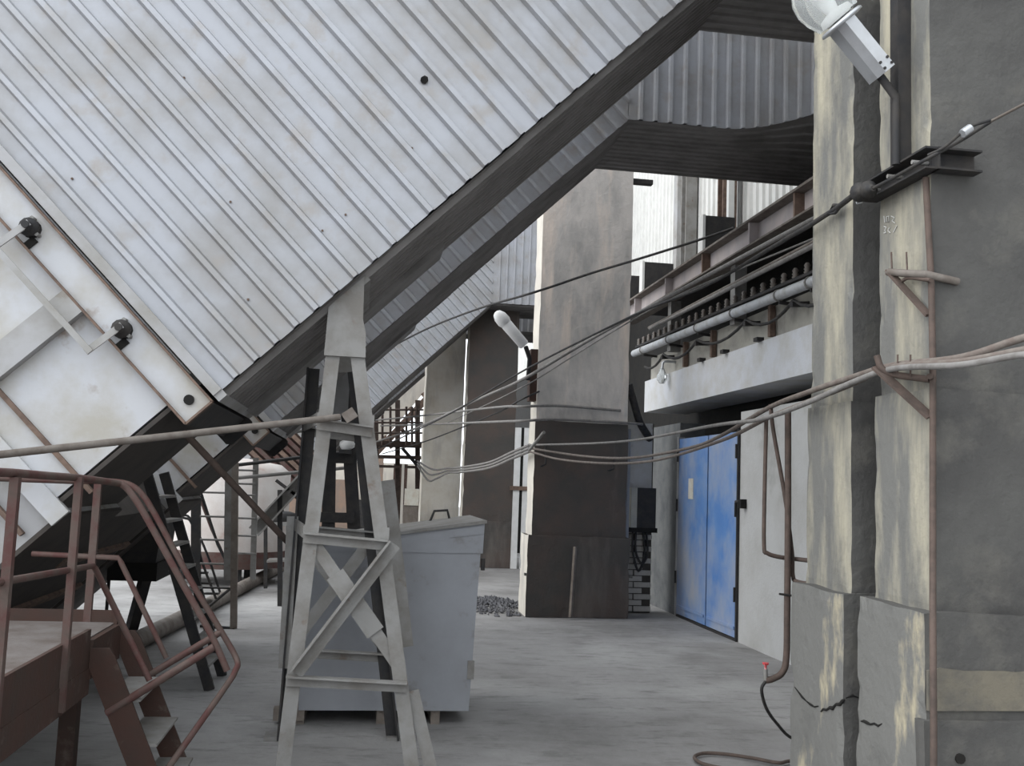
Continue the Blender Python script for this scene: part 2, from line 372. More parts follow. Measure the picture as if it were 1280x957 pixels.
# cable brackets below the pipe
t = thing('cable_bracket_line', 'black cable sagging over dark wall brackets between pale pipe and lintel', 'cable', (4.15, 10, 3.3))
for y in (9.0, 10.2, 11.8, 13.2):
    MB().bar((4.21, y, 3.46), (4.02, y-.03, 3.44), .05, .05).build('bracket', 'dark_steel', t)
pts = []
for a, b_ in ((8.0, 9.0), (9.0, 10.2), (10.2, 11.8), (11.8, 13.2), (13.2, 14.3)):
    for k in range(6):
        u = k/6; pts.append((4.06, a+(b_-a)*u, 3.49 - .13*4*u*(1-u)))
MB().tube(pts, .018, 6).build('cable_run', 'cable_black', t)
for i, y in enumerate((9.75, 11.5, 12.55)):
    MB().box(4.14, 4.2, y, y+.06, 3.25, 3.58).build('cable_clip', 'rust_edge', t)
for y in (9.9, 10.9, 11.7):
    MB().box(4.06, 4.14, y, y+.1, 3.22, 3.26).build('cable_clip', 'dark_steel', t)
# bulb on the lintel end
t = thing('wall_lamp', 'small bare lamp hanging at the left end of the pale lintel', 'lamp', (4.02, 13.0, 3.1))
MB().tube([(4.22, 13.12, 3.38), (4.06, 13.12, 3.38), (4.03, 13.12, 3.36), (4.02, 13.12, 3.26)], .018, 8).build('arm', 'lamp_metal', t)
lathe(MB(), (4.02, 13.12, 3.28), (0, 0, -1), [(0, .03), (.06, .05), (.1, .075), (.16, .07), (.21, .03)], 12).build('bulb', 'glass', t)

# blue door
dr = thing('door_1', 'blue sprayed metal door with grey patches and paper notice', None, (XW, 11.5, 0), kind='structure')
ym = 11.62
for (a, b_) in ((YD0, ym-.005), (ym+.005, YD1)):
    lf = MB().box(XW-.015, XW+.04, a+.02, b_-.01, .03, 2.30).build('door_leaf', 'blue', dr)
    MB().box(XW-.03, XW-.015, a+.05, b_-.04, .12, .15).build('rib', 'blue', lf)
MB().box(XW-.03, XW+.06, YD0-.02, YD0+.01, 0, 2.33).build('door_frame', 'dark_steel', dr)
MB().box(XW-.03, XW+.06, YD1-.01, YD1+.03, 0, 2.33).build('door_frame', 'plate', dr)
MB().box(XW-.02, XW+.06, YD0, YD1, -.01, .02).build('threshold', 'dark_steel', dr)
for y in (YD0, YD1-.03):
    for z in (.42, 1.35, 2.0):
        MB().tube([(XW-.04, y+.01, z), (XW-.04, y+.01, z+.16)], .013, 8).build('hinge', 'dark_steel', dr)
MB().box(XW-.024, XW-.016, 12.15, 12.32, 1.52, 1.78).build('paper_notice', 'paper', dr)
t = thing('door_stop', 'small black lock box on the grey wall beside the blue door', 'lock', (XW-.04, 10.45, 1.45))
MB().box(XW-.07, XW+.005, 10.42, 10.5, 1.45, 1.55).build('body', 'black', t)
MB().tube([(XW-.05, 10.5, 1.52), (XW-.05, 10.62, 1.52)], .015, 6).build('bolt', 'dark_steel', t)

# ------------------------------------------------------------------ pillars
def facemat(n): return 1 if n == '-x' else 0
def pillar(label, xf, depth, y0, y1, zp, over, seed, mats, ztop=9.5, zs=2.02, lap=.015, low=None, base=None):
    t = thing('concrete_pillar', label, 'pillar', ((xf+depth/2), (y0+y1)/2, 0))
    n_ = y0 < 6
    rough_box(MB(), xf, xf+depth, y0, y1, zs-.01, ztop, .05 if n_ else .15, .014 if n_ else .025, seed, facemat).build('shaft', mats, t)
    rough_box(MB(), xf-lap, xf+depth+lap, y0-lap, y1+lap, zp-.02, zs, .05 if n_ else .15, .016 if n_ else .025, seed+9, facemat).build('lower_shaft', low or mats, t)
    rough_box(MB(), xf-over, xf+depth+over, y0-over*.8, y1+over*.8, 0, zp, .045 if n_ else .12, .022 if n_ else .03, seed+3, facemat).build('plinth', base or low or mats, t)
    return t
XF = 2.1
pa = pillar('near dark grey concrete pillar carrying the floodlight and the rusty standpipe', XF, 1.35, 3.44, 3.82, 1.2, .07, 1, ['cement', 'cream'], base=['cement', 'cream_patch'])
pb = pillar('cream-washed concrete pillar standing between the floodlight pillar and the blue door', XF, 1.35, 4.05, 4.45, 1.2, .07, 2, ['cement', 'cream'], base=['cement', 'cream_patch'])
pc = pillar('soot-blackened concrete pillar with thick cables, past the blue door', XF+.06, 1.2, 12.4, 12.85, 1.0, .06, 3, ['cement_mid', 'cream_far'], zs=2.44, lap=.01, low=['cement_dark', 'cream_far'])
pd = pillar('dark far pillar with its lit edge coloured white behind the grey lidded box', XF-.1, 1.0, 19.5, 19.95, .9, .04, 4, ['cement_dark', 'cream_far'], ztop=5.075, zs=2.4, lap=.005)  # both far pillars: bright light on the alley side put into its colour
pe = thing('plastered_pier', 'pale plastered pier beside the dark far pillar', 'pier', (1.75, 20.9, 0))
rough_box(MB(), 1.25, 2.05, 20.6, 21.2, 0, 6.4, .2, .02, 5, lambda n: 0).build('shaft', ['pier_white'], pe)
# cracks, chips and ledges
def crack(pts, r, parent, mtl='black'):
    MB().tube(pts, [r*.3]+[r*random.uniform(.5, 1.2) for _ in pts[1:-1]]+[r*.3], 5).build('crack', mtl, parent)
yb0 = 4.05-.056; xb = XF-.07
crack([P(x, y, X=xb-.001) for x, y in ((993, 858), (997, 863), (1003, 871), (1008, 876), (1013, 880), (1018, 883), (1023, 882))], .005, pb)
crack([P(x, y, X=xb-.001) for x, y in ((1026, 889), (1029, 886), (1033, 887), (1037, 884), (1041, 885), (1045, 880), (1050, 880), (1053, 876), (1056, 874))], .009, pb)
crack([P(x, y, X=xb-.001) for x, y in ((1076, 901), (1080, 901), (1084, 903), (1088, 905), (1093, 904), (1098, 907), (1103, 904))], .008, pa)
crack([P(x, y, Y=yb0-.001) for x, y in ((1057, 872), (1066, 869), (1074, 872))], .005, pb)
MB().box(XF-.02, XF+1.36, 12.36, 12.42, .50, .53).build('pour_joint', 'cement', pc)
wv = [(XF-.06+.05*i, 1.0+.03*noise.noise(V((i*.4, 0, 3)))+.02*noise.noise(V((i*1.3, 0, 3)))) for i in range(31)]
MB().prism([(x, 3.372, z) for x, z in wv] + [(XF+1.44, 3.372, .865), (XF-.06, 3.372, .86)], (0, .02, 0)).build('paint_band', 'tan', pa)
rough_box(MB(), XF-.085, XF+1.44, 3.36, 3.42, 0, .83, .06, .012, 8, lambda n: 0).build('footing_ledge', ['cement'], pa)
MB().tube([(2.15, 3.35, .70), (2.15, 3.40, .70)], .018, 10).build('drill_hole', 'black', pa)
# chalk digits
ch = MB()
for (pxs) in ([(1105, 270), (1106, 278)], [(1108, 271), (1111, 270), (1111, 277), (1108, 277), (1108, 271)], [(1114, 270), (1118, 272), (1115, 276), (1119, 279)],
              [(1105, 283), (1108, 284), (1106, 288), (1108, 291), (1105, 291)], [(1112, 284), (1110, 288), (1113, 291)], [(1121, 282), (1117, 290)]):
    ch.tube([P(x, y, X=XF-.003) for x, y in pxs], .0022, 4)
ch.build('chalk_marks', 'chalk', pa)
# steel clamp of channels round the near pillar
t = thing('pillar_clamp', 'black steel channel clamp bolted round the floodlight pillar', 'clamp', (2.06, 3.4, 2.85))
MB().channel((XF-.01, 3.425, 2.89), (XF+.17, 3.425, 2.89), .085, .06, .008, sgn=1).build('channel', 'dark_steel', t)
MB().channel((XF+.0, 3.37, 2.89), (XF+.0, 3.84, 2.89), .085, .06, .008, sgn=-1).build('channel', 'dark_steel', t)
for y in (3.44, 3.62, 3.80):
    MB().tube([(XF-.075, y, 2.89), (XF+.005, y, 2.89)], .009, 6).build('bolt', 'steel_grey', t)
# floodlight
fl = thing('floodlight', 'street floodlight with clear glass dome and aluminium housing on a bent arm', 'lamp', P(1120, 205, Y=3.30))
MB().box(2.044, 2.104, 3.57, 3.63, 2.925, 4.6).build('backing_post', 'dark_steel', fl)
p_bot = P(1120, 206, X=2.03); YL = p_bot.y; p_k = P(1120, 122, Y=YL); p_h = P(1098, 92, Y=YL)
MB().tube([p_bot, V((p_bot.x, YL, p_k.z-.03)), p_k, p_h], .016, 10).build('arm', 'dark_steel', fl)
h0 = P(1104, 92, Y=YL); h1 = P(1052, 28, Y=YL)
d = (h1-h0).normalized(); sd = d.cross(V((0, 1, 0))).normalized(); dp = V((0, 1, 0))
mb = MB(); c = (h0+h1)/2; L_ = (h1-h0).length/2
pr = [(-.05, -.05), (-.055, .02), (-.03, .055), (.03, .055), (.055, .02), (.05, -.05)]
mb.sweep(h0 - sd*.0, h1, [(a*.85, b_) for a, b_ in pr], sd); hs = mb.build('housing', 'lamp_metal', fl)
for e in (.014, .042):
    for s_ in (-.02, .02): MB().tube([h0+d*e+sd*s_+V((0, -.06, 0)), h0+d*e+sd*s_+V((0, -.04, 0))], .006, 6).build('screw', 'dark_steel', hs)
lathe(MB(), h1-d*.01, d, [(0, .07), (.004, .092), (.012, .092), (.018, .085)], 20).build('rim', 'lamp_metal', fl)
lathe(MB(), h1+d*.02, d, [(0, .088), (.05, .108), (.10, .116), (.15, .108), (.19, .085), (.215, .05), (.225, .012)], 22).build('glass_dome', 'glass', fl)
lathe(MB(), h1+d*.015, d, [(0, .06), (.04, .05), (.05, .02), (.11, .032), (.15, .028), (.17, .01)], 14).build('reflector', 'lamp_white', fl)

# wire with insulator along the pillars
t = thing('tension_wire', 'black tensioned wire with clamps and glass insulator crossing the floodlight pillar', 'wire', P(1075, 240, Y=3.9))
a = [V((3.2, -6, 3.6)), P(1500, 0, Y=2.2), P(1330, 103, Y=2.85), P(1280, 130, Y=3.05), P(1238, 152, Y=3.2)]
MB().tube(a, .006, 6).build('wire', 'pipe_dusty', t)
MB().tube(smooth_path([P(1238, 152, Y=3.2), P(1200, 176, Y=3.25), P(1156, 200, Y=3.3), P(1117, 222, X=1.985), P(1090, 236, X=1.975)]), .007, 6).build('wire', 'cable_black', t)
MB().tube(smooth_path([P(1238, 150, Y=3.18), P(1210, 160, Y=3.2), P(1180, 184, Y=3.25), P(1160, 194, Y=3.3)]), .006, 6).build('wire', 'cable_black', t)
MB().tube([P(1213, 160, Y=3.2), P(1203, 167, Y=3.2)], .016, 8).build('wire_clamp', 'lamp_metal', t)
lathe(MB(), P(1092, 235, X=1.975), P(1066, 243, X=2.0)-P(1092, 235, X=1.975), [(0, .012), (.03, .02), (.05, .038), (.07, .02), (.10, .02), (.13, .042), (.15, .042), (.17, .018), (.2, .012)], 12).build('insulator', 'cable_black', t)
MB().tube([P(1078, 243, Y=3.8), P(1077, 253, Y=3.8), P(1072, 254, Y=3.8), P(1070, 245, Y=3.85)], .006, 6).build('wire_loop', 'lamp_metal', t)
MB().tube(smooth_path([P(1068, 243, X=2.0), P(1046, 260, X=2.06), P(1030, 270, X=2.06), P(1010, 283, X=2.05), P(985, 297, X=2.1), P(960, 312, Y=5.2), P(880, 358, Y=7.5), P(790, 395, Y=9.5), P(660, 460, Y=12.15), P(560, 518, Y=15), P(470, 562, Y=20)]), .013, 6).build('wire', 'cable_black', t)
MB().tube([P(1051, 257, X=2.06), P(1042, 256, X=2.06), P(1033, 268, X=2.06), P(1044, 266, X=2.06), P(1051, 257, X=2.06)], .008, 6).build('wire_clamp', 'cable_black', t)

# standpipe and brackets on the near pillar
MB().tube([P(1157, 222, X=2.092), P(1164, 350, X=2.092), P(1166, 450, X=2.09), P(1166, 560, X=2.075), P(1166, 700, X=2.07), P(1166, 752, X=2.05), P(1166, 775, X=2.018), P(1167, 900, X=2.018), P(1167, 957, X=2.018), P(1168, 1130, X=2.018)], .012, 10).build(
    'standpipe', 'pipe_rust', label='thin rusty vertical pipe on the corner of the floodlight pillar', cat='pipe')
t = thing('hook_bracket', 'rusty upper hook bracket with two spikes on the floodlight pillar', 'bracket', P(1112, 340, X=2.05))
MB().tube([P(1110, 340, X=2.04), P(1158, 343, Y=3.41), P(1197, 352, Y=3.43)], .015, 8).build('bar', 'pipe_dusty', t)
MB().bar(P(1110, 338, X=2.04), P(1161, 394, X=2.085), .028, .012, (1, 0, 0)).build('brace', 'pipe_rust', t)
MB().tube(smooth_path([P(1128, 351, X=2.06), P(1136, 347, X=2.06), P(1155, 349, X=2.06), P(1163, 350, X=2.06)], 4), .008, 6).build('hook', 'pipe_rust', t)
for x in (1114, 1133): MB().tube([P(x, 315, X=2.05), P(x+1, 339, X=2.05)], .004, 6).build('spike', 'pipe_rust', t)
t = thing('cable_hook', 'rusty lower flat-bar bracket carrying the thick brown cables', 'bracket', P(1110, 465, X=2.05))
MB().bar(P(1094, 458, X=1.945), P(1163, 521, X=2.075), .04, .010, (1, 0, 0)).build('brace', 'pipe_rust', t)
MB().tube(smooth_path([P(1096, 444, X=1.945), P(1102, 460, X=1.96), P(1118, 468, X=2.0), P(1162, 474, X=2.08)], 5), .013, 8).build('hook', 'pipe_rust', t)
for x in (1122, 1138): MB().tube([P(x, 443, X=2.03), P(x, 470, X=2.03)], .004, 6).build('spike', 'pipe_rust', t)
MB().tube([P(1162, 470, X=2.06), (XF+.06, 3.5, P(1162, 470, X=2.06).z)], .012, 6).build('anchor', 'pipe_rust', t)

# thick cables
def cable(label, pts, r, mtl, group=None):
    return MB().tube(smooth_path(pts, 7), r, 8).build('hanging_cable', mtl, label=label, cat='cable', group=group)
cable('uppermost thick brown cable over the flat-bar bracket, rising to the wall side', [V((3.2, -6, 2.6)), V((2.6, 0, 2.55)), P(1400, 392, Y=2.6), P(1280, 422, Y=2.96), P(1200, 447, Y=3.16), P(1115, 457, X=2.05), P(1060, 473, X=2.06), P(1010, 490, X=2.05), P(960, 510, Y=5.25), P(900, 545, Y=6.7), P(860, 560, Y=8.1), P(790, 572, Y=9.7), P(730, 570, Y=11.1), P(662, 560, Y=12.24)], .0135, 'cable')
cable('middle thick brown cable over the flat-bar bracket', [V((3.2, -6, 2.5)), V((2.55, 0, 2.42)), P(1400, 416, Y=2.55), P(1280, 437, Y=2.9), P(1200, 452, Y=3.10), P(1115, 459, X=2.01), P(1060, 482, X=2.025), P(1010, 502, X=2.015), P(960, 522, Y=5.1), P(900, 551, Y=6.5), P(820, 575, Y=8.7), P(760, 579, Y=10.1), P(700, 574, Y=11.4), P(662, 564, Y=12.2)], .0125, 'cable')
cable('lowest thick brown cable over the flat-bar bracket, looping against the dark pillar', [V((3.2, -6, 2.4)), V((2.5, 0, 2.3)), P(1400, 434, Y=2.5), P(1280, 443, Y=2.84), P(1200, 456, Y=3.04), P(1115, 461, X=1.978), P(1060, 480, X=1.99), P(1010, 503, X=1.98), P(950, 524, Y=5.1), P(890, 532, Y=6.3), P(800, 549, Y=9.1), P(740, 554, Y=10.8), P(662, 556, Y=12.16)], .012, 'cable_pale')
for i, (lab, sag) in enumerate((('upper pale cable draped between the dark pillar and the pale pier', 0), ('lower pale cable draped between the dark pillar and the pale pier', 5), ('pinkish cable draped lowest between the dark pillar and the pale pier', 10))):
    cable(lab, [P(662, 556+4*i, Y=12.2), P(640, 565+4*i, Y=13.2), P(610, 578+3.5*i, Y=15), P(575, 584+3*i, Y=18), P(560, 585+3*i, Y=19.2), P(545, 587+3*i+sag*.5, Y=19.6), P(535, 584+3*i+sag, Y=20), P(522, 576+3*i, Y=20.4)], .019, 'cable_pale')
cable('black cable sweeping from the far inclined duct to the girder top', [P(470, 446, Y=18.87), P(492, 432, Y=17.6), P(540, 408, Y=16), P(600, 385, Y=13.8), P(655, 369, Y=12.3), P(690, 358, Y=12.25), P(740, 341, Y=12.2), P(800, 323, Y=11.8), P(870, 301, Y=11.5), P(917, 285, Y=11.2)], .016, 'cable_black')
cable('pale thin cable running from the trestle past the dark pillar to the girder', [P(470, 552, Y=22), P(520, 535, Y=19), P(600, 498, Y=14.5), P(655, 473, Y=12.3), P(740, 423, Y=11.5), P(840, 368, Y=10), P(920, 325, Y=8.6), P(1012, 276, Y=7), P(1050, 256, Y=6.4), V((3.9, 7.2, 4.19))], .02, 'cable_pale')
cable('thin light wire running below the pale cable to the wall', [P(560, 528, Y=19), P(620, 500, Y=15), P(648, 486, Y=12.3), P(672, 473, Y=12.2), P(760, 418, Y=11.2), P(850, 368, Y=10), P(1012, 300, Y=7.4), P(1050, 284, Y=6.9), V((3.9, 7.9, 4.19))], .008, 'cable_pale')
cable('dusty cable stretched level across the dark pillar, upper of two', [P(470, 525, Y=22), P(540, 518, Y=19), P(620, 509, Y=13.6), P(650, 508, Y=12.3), P(700, 507, Y=12.37), P(776, 513, Y=12.38)], .017, 'cable_pale')
cable('dusty cable stretched level across the dark pillar, lower of two', [P(476, 532, Y=22), P(540, 530, Y=19), P(620, 527, Y=13.6), P(650, 526, Y=12.3), P(700, 524, Y=12.36), P(776, 528, Y=12.38), P(803, 530, Y=12.55)], .017, 'cable_pale')
cable('dark cable hanging from the far gantry towards the dark pillar', [P(478, 567, Y=22), P(530, 552, Y=20), P(580, 533, Y=16.5), P(625, 514, Y=13.6), P(650, 500, Y=12.3), P(674, 489, Y=12.41)], .012, 'cable_black')
cable('curved black hose dropping beside the white switch box', [P(786, 480, Y=12.45), P(793, 505, Y=12.5), P(800, 528, Y=12.6), P(812, 548, Y=12.92)], .05, 'cable_black')

# cable hooks and details on the dark pillar
t = thing('cable_hook', 'small steel cable hooks on the corner of the dark pillar', 'bracket', (2.05, 12.3, 1.9))
MB().tube([P(682, 556, Y=12.39), P(682, 580, Y=12.3), P(676, 583, Y=12.25)], .012, 6).build('hook', 'dark_steel', t)
MB().tube([P(767, 572, Y=12.39), P(767, 586, Y=12.3), P(760, 588, Y=12.25)], .012, 6).build('hook', 'dark_steel', t)
MB().tube([P(680, 540, X=2.1), P(662, 562, X=2.02)], .02, 6).build('arm', 'steel_grey', t)
MB().bar(P(719, 683, Y=12.28), P(713, 771, Y=12.22), .05, .03).build('wooden_stake', 'wood', label='narrow dusty wooden stake leaning on the dark pillar base', cat='stake')
# small dark bracket near top of C
MB().box(3.33, 3.65, 12.5, 12.6, 5.66, 5.72).build('steel_bracket', 'dark_steel', label='small dark steel bracket near the top of the dark pillar', cat='bracket')
# lamp on the dark pillar
t = thing('street_lamp', 'small white street lamp on the alley side of the dark pillar', 'lamp', P(657, 440, Y=12.3))
a_, b_ = P(656, 432, Y=12.2), P(632, 404, Y=12.2); d = (b_-a_).normalized()
lathe(MB(), a_, d, [(0, .05), (.02, .07), ((b_-a_).length-.02, .075), ((b_-a_).length, .07)], 10).build('housing', 'lamp_white', t)
lathe(MB(), b_-d*.02, d, [(0, .07), (.05, .09), (.13, .085), (.19, .055), (.21, .02)], 14).build('glass_dome', 'lamp_white', t)
MB().tube([a_-d*.02, P(662, 448, Y=12.3), P(660, 475, Y=12.35)], .03, 8).build('arm', 'dark_steel', t)
MB().box(2.07, 2.17, 12.42, 12.6, P(655, 505, X=2.1).z, P(655, 445, X=2.1).z).build('mount', 'red_brown', t)
# switch boxes between pillar and wall
bw = thing('wall_back', 'whitewashed brick infill between the dark pillar and the side wall', None, (3.75, 13, 0), kind='structure')
MB().box(3.38, 3.88, 12.98, 13.2, 0, 2.5).build('mortar_bed', 'mortar', bw)
b0 = MB().box(3.40, 3.63, 12.955, 12.99, .02, .085).build('brick', 'brick', bw)
for r in range(14):
    for c in range(4):
        if r == 0 and c == 0: continue
        x = 3.40 + c*.25 - (.125 if r % 2 else 0)
        if x < 3.20 or x > 3.66: continue
        inst(b0, bw, (x-3.40, random.uniform(-.01, .008), r*.078))
MB().box(3.48, 3.85, 12.93, 12.985, 1.64, 2.5).build('plaster_panel', 'white_paint', bw)
t = thing('switch_box', 'dark steel switch box with a pale edge on the brick infill', 'switch box', (3.7, 12.85, 1.1))
MB().box(3.56, 3.86, 12.74, 12.96, 1.12, 1.64).build('body', 'dark_steel', t)
MB().box(3.52, 3.60, 12.72, 12.96, 1.12, 1.64).build('side_plate', 'band', t)
MB().box(3.50, 3.88, 12.72, 12.96, 1.06, 1.12).build('ledge', 'black', t)
for i, (x0, x1) in enumerate(((3.6, 3.76), (3.64, 3.8))):
    MB().tube(smooth_path([(x0, 12.9, 1.08), (x0, 12.88, .8), ((x0+x1)/2, 12.86, .55+.1*i), (x1, 12.88, .78), (x1-.02, 12.9, 1.08)], 5), .016, 6).build('wire_loop', 'cable_black', t)
MB().tube([(3.457, 12.7, 0.0), (3.457, 12.72, 2.4)], .035, 8).build('conduit_pipe', 'box_grey', label='bluish vertical conduit at the edge of the dark pillar', cat='pipe')
# tap pipes beside the cream pillar
t = thing('water_tap', 'rusty water pipe with red-handled tap and bent loops beside the cream pillar', 'tap', P(982, 840, Y=5.2))
yt = 5.2
MB().tube(smooth_path([P(985, 510, Y=yt), P(985, 640, Y=yt), P(984, 760, Y=yt), P(983, 820, Y=yt), P(978, 840, Y=yt), P(966, 848, Y=yt), P(957, 850, Y=yt)], 5), .018, 10).build('pipe', 'pipe_rust', t)
MB().tube(smooth_path([P(958, 520, Y=yt+.05), P(956, 600, Y=yt+.05), P(955, 680, Y=yt+.05), P(959, 691, Y=yt+.05), P(975, 696, Y=yt+.05), P(1000, 699, Y=yt+.0), V((2.2, 4.44, P(1010, 700, Y=4.6).z))], 5), .012, 8).build('pipe_loop', 'pipe_rust', t)
MB().tube(smooth_path([P(963, 505, Y=yt-.015), P(967, 540, Y=yt-.005), P(981, 620, Y=yt+.02), P(990, 690, Y=yt+.02), P(991, 718, Y=yt+.02), P(997, 727, Y=yt-.05), V((2.2, 4.49, P(1010, 728, Y=4.6).z))], 5), .012, 8).build('pipe_loop', 'pipe_rust', t)
MB().tube([P(974, 742, Y=yt-.02), P(996, 745, Y=yt-.02)], .006, 6).build('pipe_clip', 'dark_steel', t)
MB().tube([P(957, 850, Y=yt), P(957, 836, Y=yt)], .012, 8).build('valve_body', 'steel_grey', t)
mb = MB(); c0 = P(957, 829, Y=yt)
for k in range(5):
    a = k*2*math.pi/5; mb.tube([c0, c0+V((math.cos(a)*.016, math.sin(a)*.016, 0))], [.005, .007], 6)
mb.tube([c0-V((0, 0, .03)), c0+V((0, 0, .004))], .007, 6)
mb.build('handwheel', 'red_valve', t)
MB().tube(smooth_path([P(957, 851, Y=yt), P(952, 862, Y=yt), P(958, 885, Y=yt+.1), P(972, 905, Y=yt+.25), P(990, 922, Y=yt+.35), (P(1020, 925, Y=yt+.4))], 6), .009, 8).build(
    'rubber_hose', 'cable_black', label='black rubber hose hanging from the red-handled tap', cat='hose')
MB().tube(smooth_path([P(x, y, Z=.014) for x, y in ((1000, 950), (985, 951), (972, 953), (940, 947), (905, 942), (880, 941), (868, 946), (878, 954), (905, 960), (930, 963))], 6), .011, 8).build(
    'ground_hose', 'pipe_rust', label='brown hose lying in a loop on the floor near the cream pillar', cat='hose')

# ------------------------------------------------------------------ inclined ducts
TH = math.radians(44.5); CT, ST = math.cos(TH), math.sin(TH)
BX, BZ, TT = 2.35, 5.12, 2.95
TD, ND = V((CT, 0, ST)), V((-ST, 0, CT))
def dpt(s_, l, y): return V((BX, y, BZ)) + TD*s_ + ND*l
SE = -4.38
def duct(label, y0, y1, damper_label, full=True, xend=5.03):
    t = thing('inclined_duct', label, 'duct', (0, (y0+y1)/2, 2.0))
    for yy, nr, nm in ((y0, -1, 'side_sheet'), (y1, 1, 'rear_sheet')):
        ribbed(nm, 'galv', t, V((BX, yy, BZ)), TD, ND, (0, nr, 0), SE, TT*ST/ST-.02, lambda a: max(0, a*CT/ST), lambda a: TT)
        rise = lambda a: (0 if a < 1.0 else .22*((a-1.0)/.85)**1.6 if a < 1.85 else .22)
        ribbed(nm, 'galv', t, V((BX, yy, BZ)), (1, 0, 0), (0, 0, 1), (0, nr, 0), 0, xend-BX, rise if (full and nr < 0) else (lambda a: 0), lambda a: TT, pitch=.146)
    # underside: ribs along the duct axis
    n = int(round((y1-y0)/.125)); pit = (y1-y0)/n
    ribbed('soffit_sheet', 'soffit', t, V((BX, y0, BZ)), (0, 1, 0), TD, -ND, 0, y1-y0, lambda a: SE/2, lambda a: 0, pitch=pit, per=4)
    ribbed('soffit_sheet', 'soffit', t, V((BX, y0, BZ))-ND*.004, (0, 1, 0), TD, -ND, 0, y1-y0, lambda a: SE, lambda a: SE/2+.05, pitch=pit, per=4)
    if full:
        # level underside lifts with the bent lower edge of the side sheets
        mb = MB(); K = 10
        prof = []
        for k in range(n):
            b0_ = k*pit; prof += [(b0_, 0), (b0_+pit-.04, 0), (b0_+pit-.031, -.018), (b0_+pit-.009, -.018)]
        prof.append((y1-y0, 0))
        vs = []
        for i in range(K+1):
            a = (xend-BX)*i/K
            for yy, q in prof:
                u = 1-min(1, yy/.75); vs.append((BX+a, y0+yy, BZ+q+rise(a)*u*u))
        m = len(prof)
        mb.add(vs, [(i*m+j, i*m+j+1, (i+1)*m+j+1, (i+1)*m+j) for i in range(K) for j in range(m-1)])
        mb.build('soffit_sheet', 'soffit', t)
    else:
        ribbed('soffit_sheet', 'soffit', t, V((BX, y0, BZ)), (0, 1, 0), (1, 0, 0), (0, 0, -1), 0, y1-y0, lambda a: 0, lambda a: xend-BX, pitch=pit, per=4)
    # top cover and end frame
    mb = MB(); mb.prism([dpt(SE, TT, y0), dpt(TT*math.tan(TH/2)*-1, TT, y0), (xend, y0, BZ+TT), (xend, y0, BZ+TT+.02), dpt(TT*math.tan(TH/2)*-1, TT+.02, y0), dpt(SE, TT+.02, y0)], (0, y1-y0, 0))
    mb.build('top_cover', 'galv_dull', t)
    mb = MB()
    for yy, q in ((y0-.012, 0), (y1+.012, 0)):
        mb.obox(dpt(SE-.012, TT/2, yy), TD, ND, V((0, 1, 0)), .028, TT/2, .03)
    mb.obox(dpt(SE-.012, -.012, (y0+y1)/2), TD, ND, V((0, 1, 0)), .028, .03, (y1-y0)/2+.03)
    mb.build('end_frame', 'plate', t)
    # sealing strip on the lower far edge
    mb = MB(); mb.obox(dpt(SE/2, .02, y1+.03), TD, ND, V((0, 1, 0)), -SE/2, .05, .012); mb.build('edge_strip', 'soffit', t)
    mb = MB(); mb.obox(dpt(SE+.85, -.035, y1-.2), TD, ND, V((0, 1, 0)), .85, .03, .22); mb.build('lower_brace', 'soffit', t)
    # ---- damper below the duct
    d = thing('damper_box', damper_label, 'damper', (-1.5, (y0+y1)/2, 1.2))
    MB().obox(dpt(SE-.035, TT/2+.15, (y0+y1)/2), TD, ND, V((0, 1, 0)), .012, TT/2, (y1-y0)/2-.02).build('gasket', 'dark_steel', d)
    # lapped body plates
    sA, sB, sC = SE-.05, -5.42, -7.34
    mb = MB(); mb.obox(dpt((sA+sB)/2, .10+TT/2, (y0+y1)/2), TD, ND, V((0, 1, 0)), (sA-sB)/2, TT/2-.03, (y1-y0)/2-.015); mb.build('body', ['white_paint'], d)
    zc = .06
    # lower body is trimmed to stay above the ground
    mb = MB(); mb.obox(dpt((sB+sC)/2, .06+TT/2, (y0+y1)/2), TD, ND, V((0, 1, 0)), (sB-sC)/2, TT/2, (y1-y0)/2-.06); mb.build('lower_body', ['plate'], d)
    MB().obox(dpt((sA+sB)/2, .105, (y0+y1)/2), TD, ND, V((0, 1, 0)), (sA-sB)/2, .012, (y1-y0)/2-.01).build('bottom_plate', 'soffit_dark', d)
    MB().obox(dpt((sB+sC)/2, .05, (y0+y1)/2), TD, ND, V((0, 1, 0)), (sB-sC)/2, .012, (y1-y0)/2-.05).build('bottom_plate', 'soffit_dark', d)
    # two cross channels with holes at the end
    cy = y0-.02
    for yy, sg in ((y0+.03, -1),):
        mb = MB()
        mb.obox(dpt(-4.535, TT/2-.02, yy-.04), TD, ND, V((0, 1, 0)), .085, TT/2, .008)
        fr = mb.build('flange_channel', 'white_paint', d)
        mb = MB()
        for so in (-.09, .09):
            mb.obox(dpt(-4.535+so, TT/2-.02, yy-.055), TD, ND, V((0, 1, 0)), .006, TT/2, .03)
        mb.obox(dpt(-4.535, -.02, yy-.055), TD, ND, V((0, 1, 0)), .09, .006, .03)
        mb.build('channel_lip', 'rust_edge', fr)
        MB().tube([dpt(-4.53, .07, yy-.06), dpt(-4.53, .07, yy-.045)], .028, 14).build('bolt_hole', 'black', fr)
        MB().obox(dpt(-4.42, .13, yy-.06), TD, ND, V((0, 1, 0)), .022, .04, .006).build('slot', 'black', fr)
    MB().obox(dpt(-4.535, -.015, (y0+y1)/2), TD, ND, V((0, 1, 0)), .09, .012, (y1-y0)/2).build('bottom_flange', 'dark_steel', d)
    mb = MB(); K = 24; lc = dpt(-4.535, .03, y1+.02)
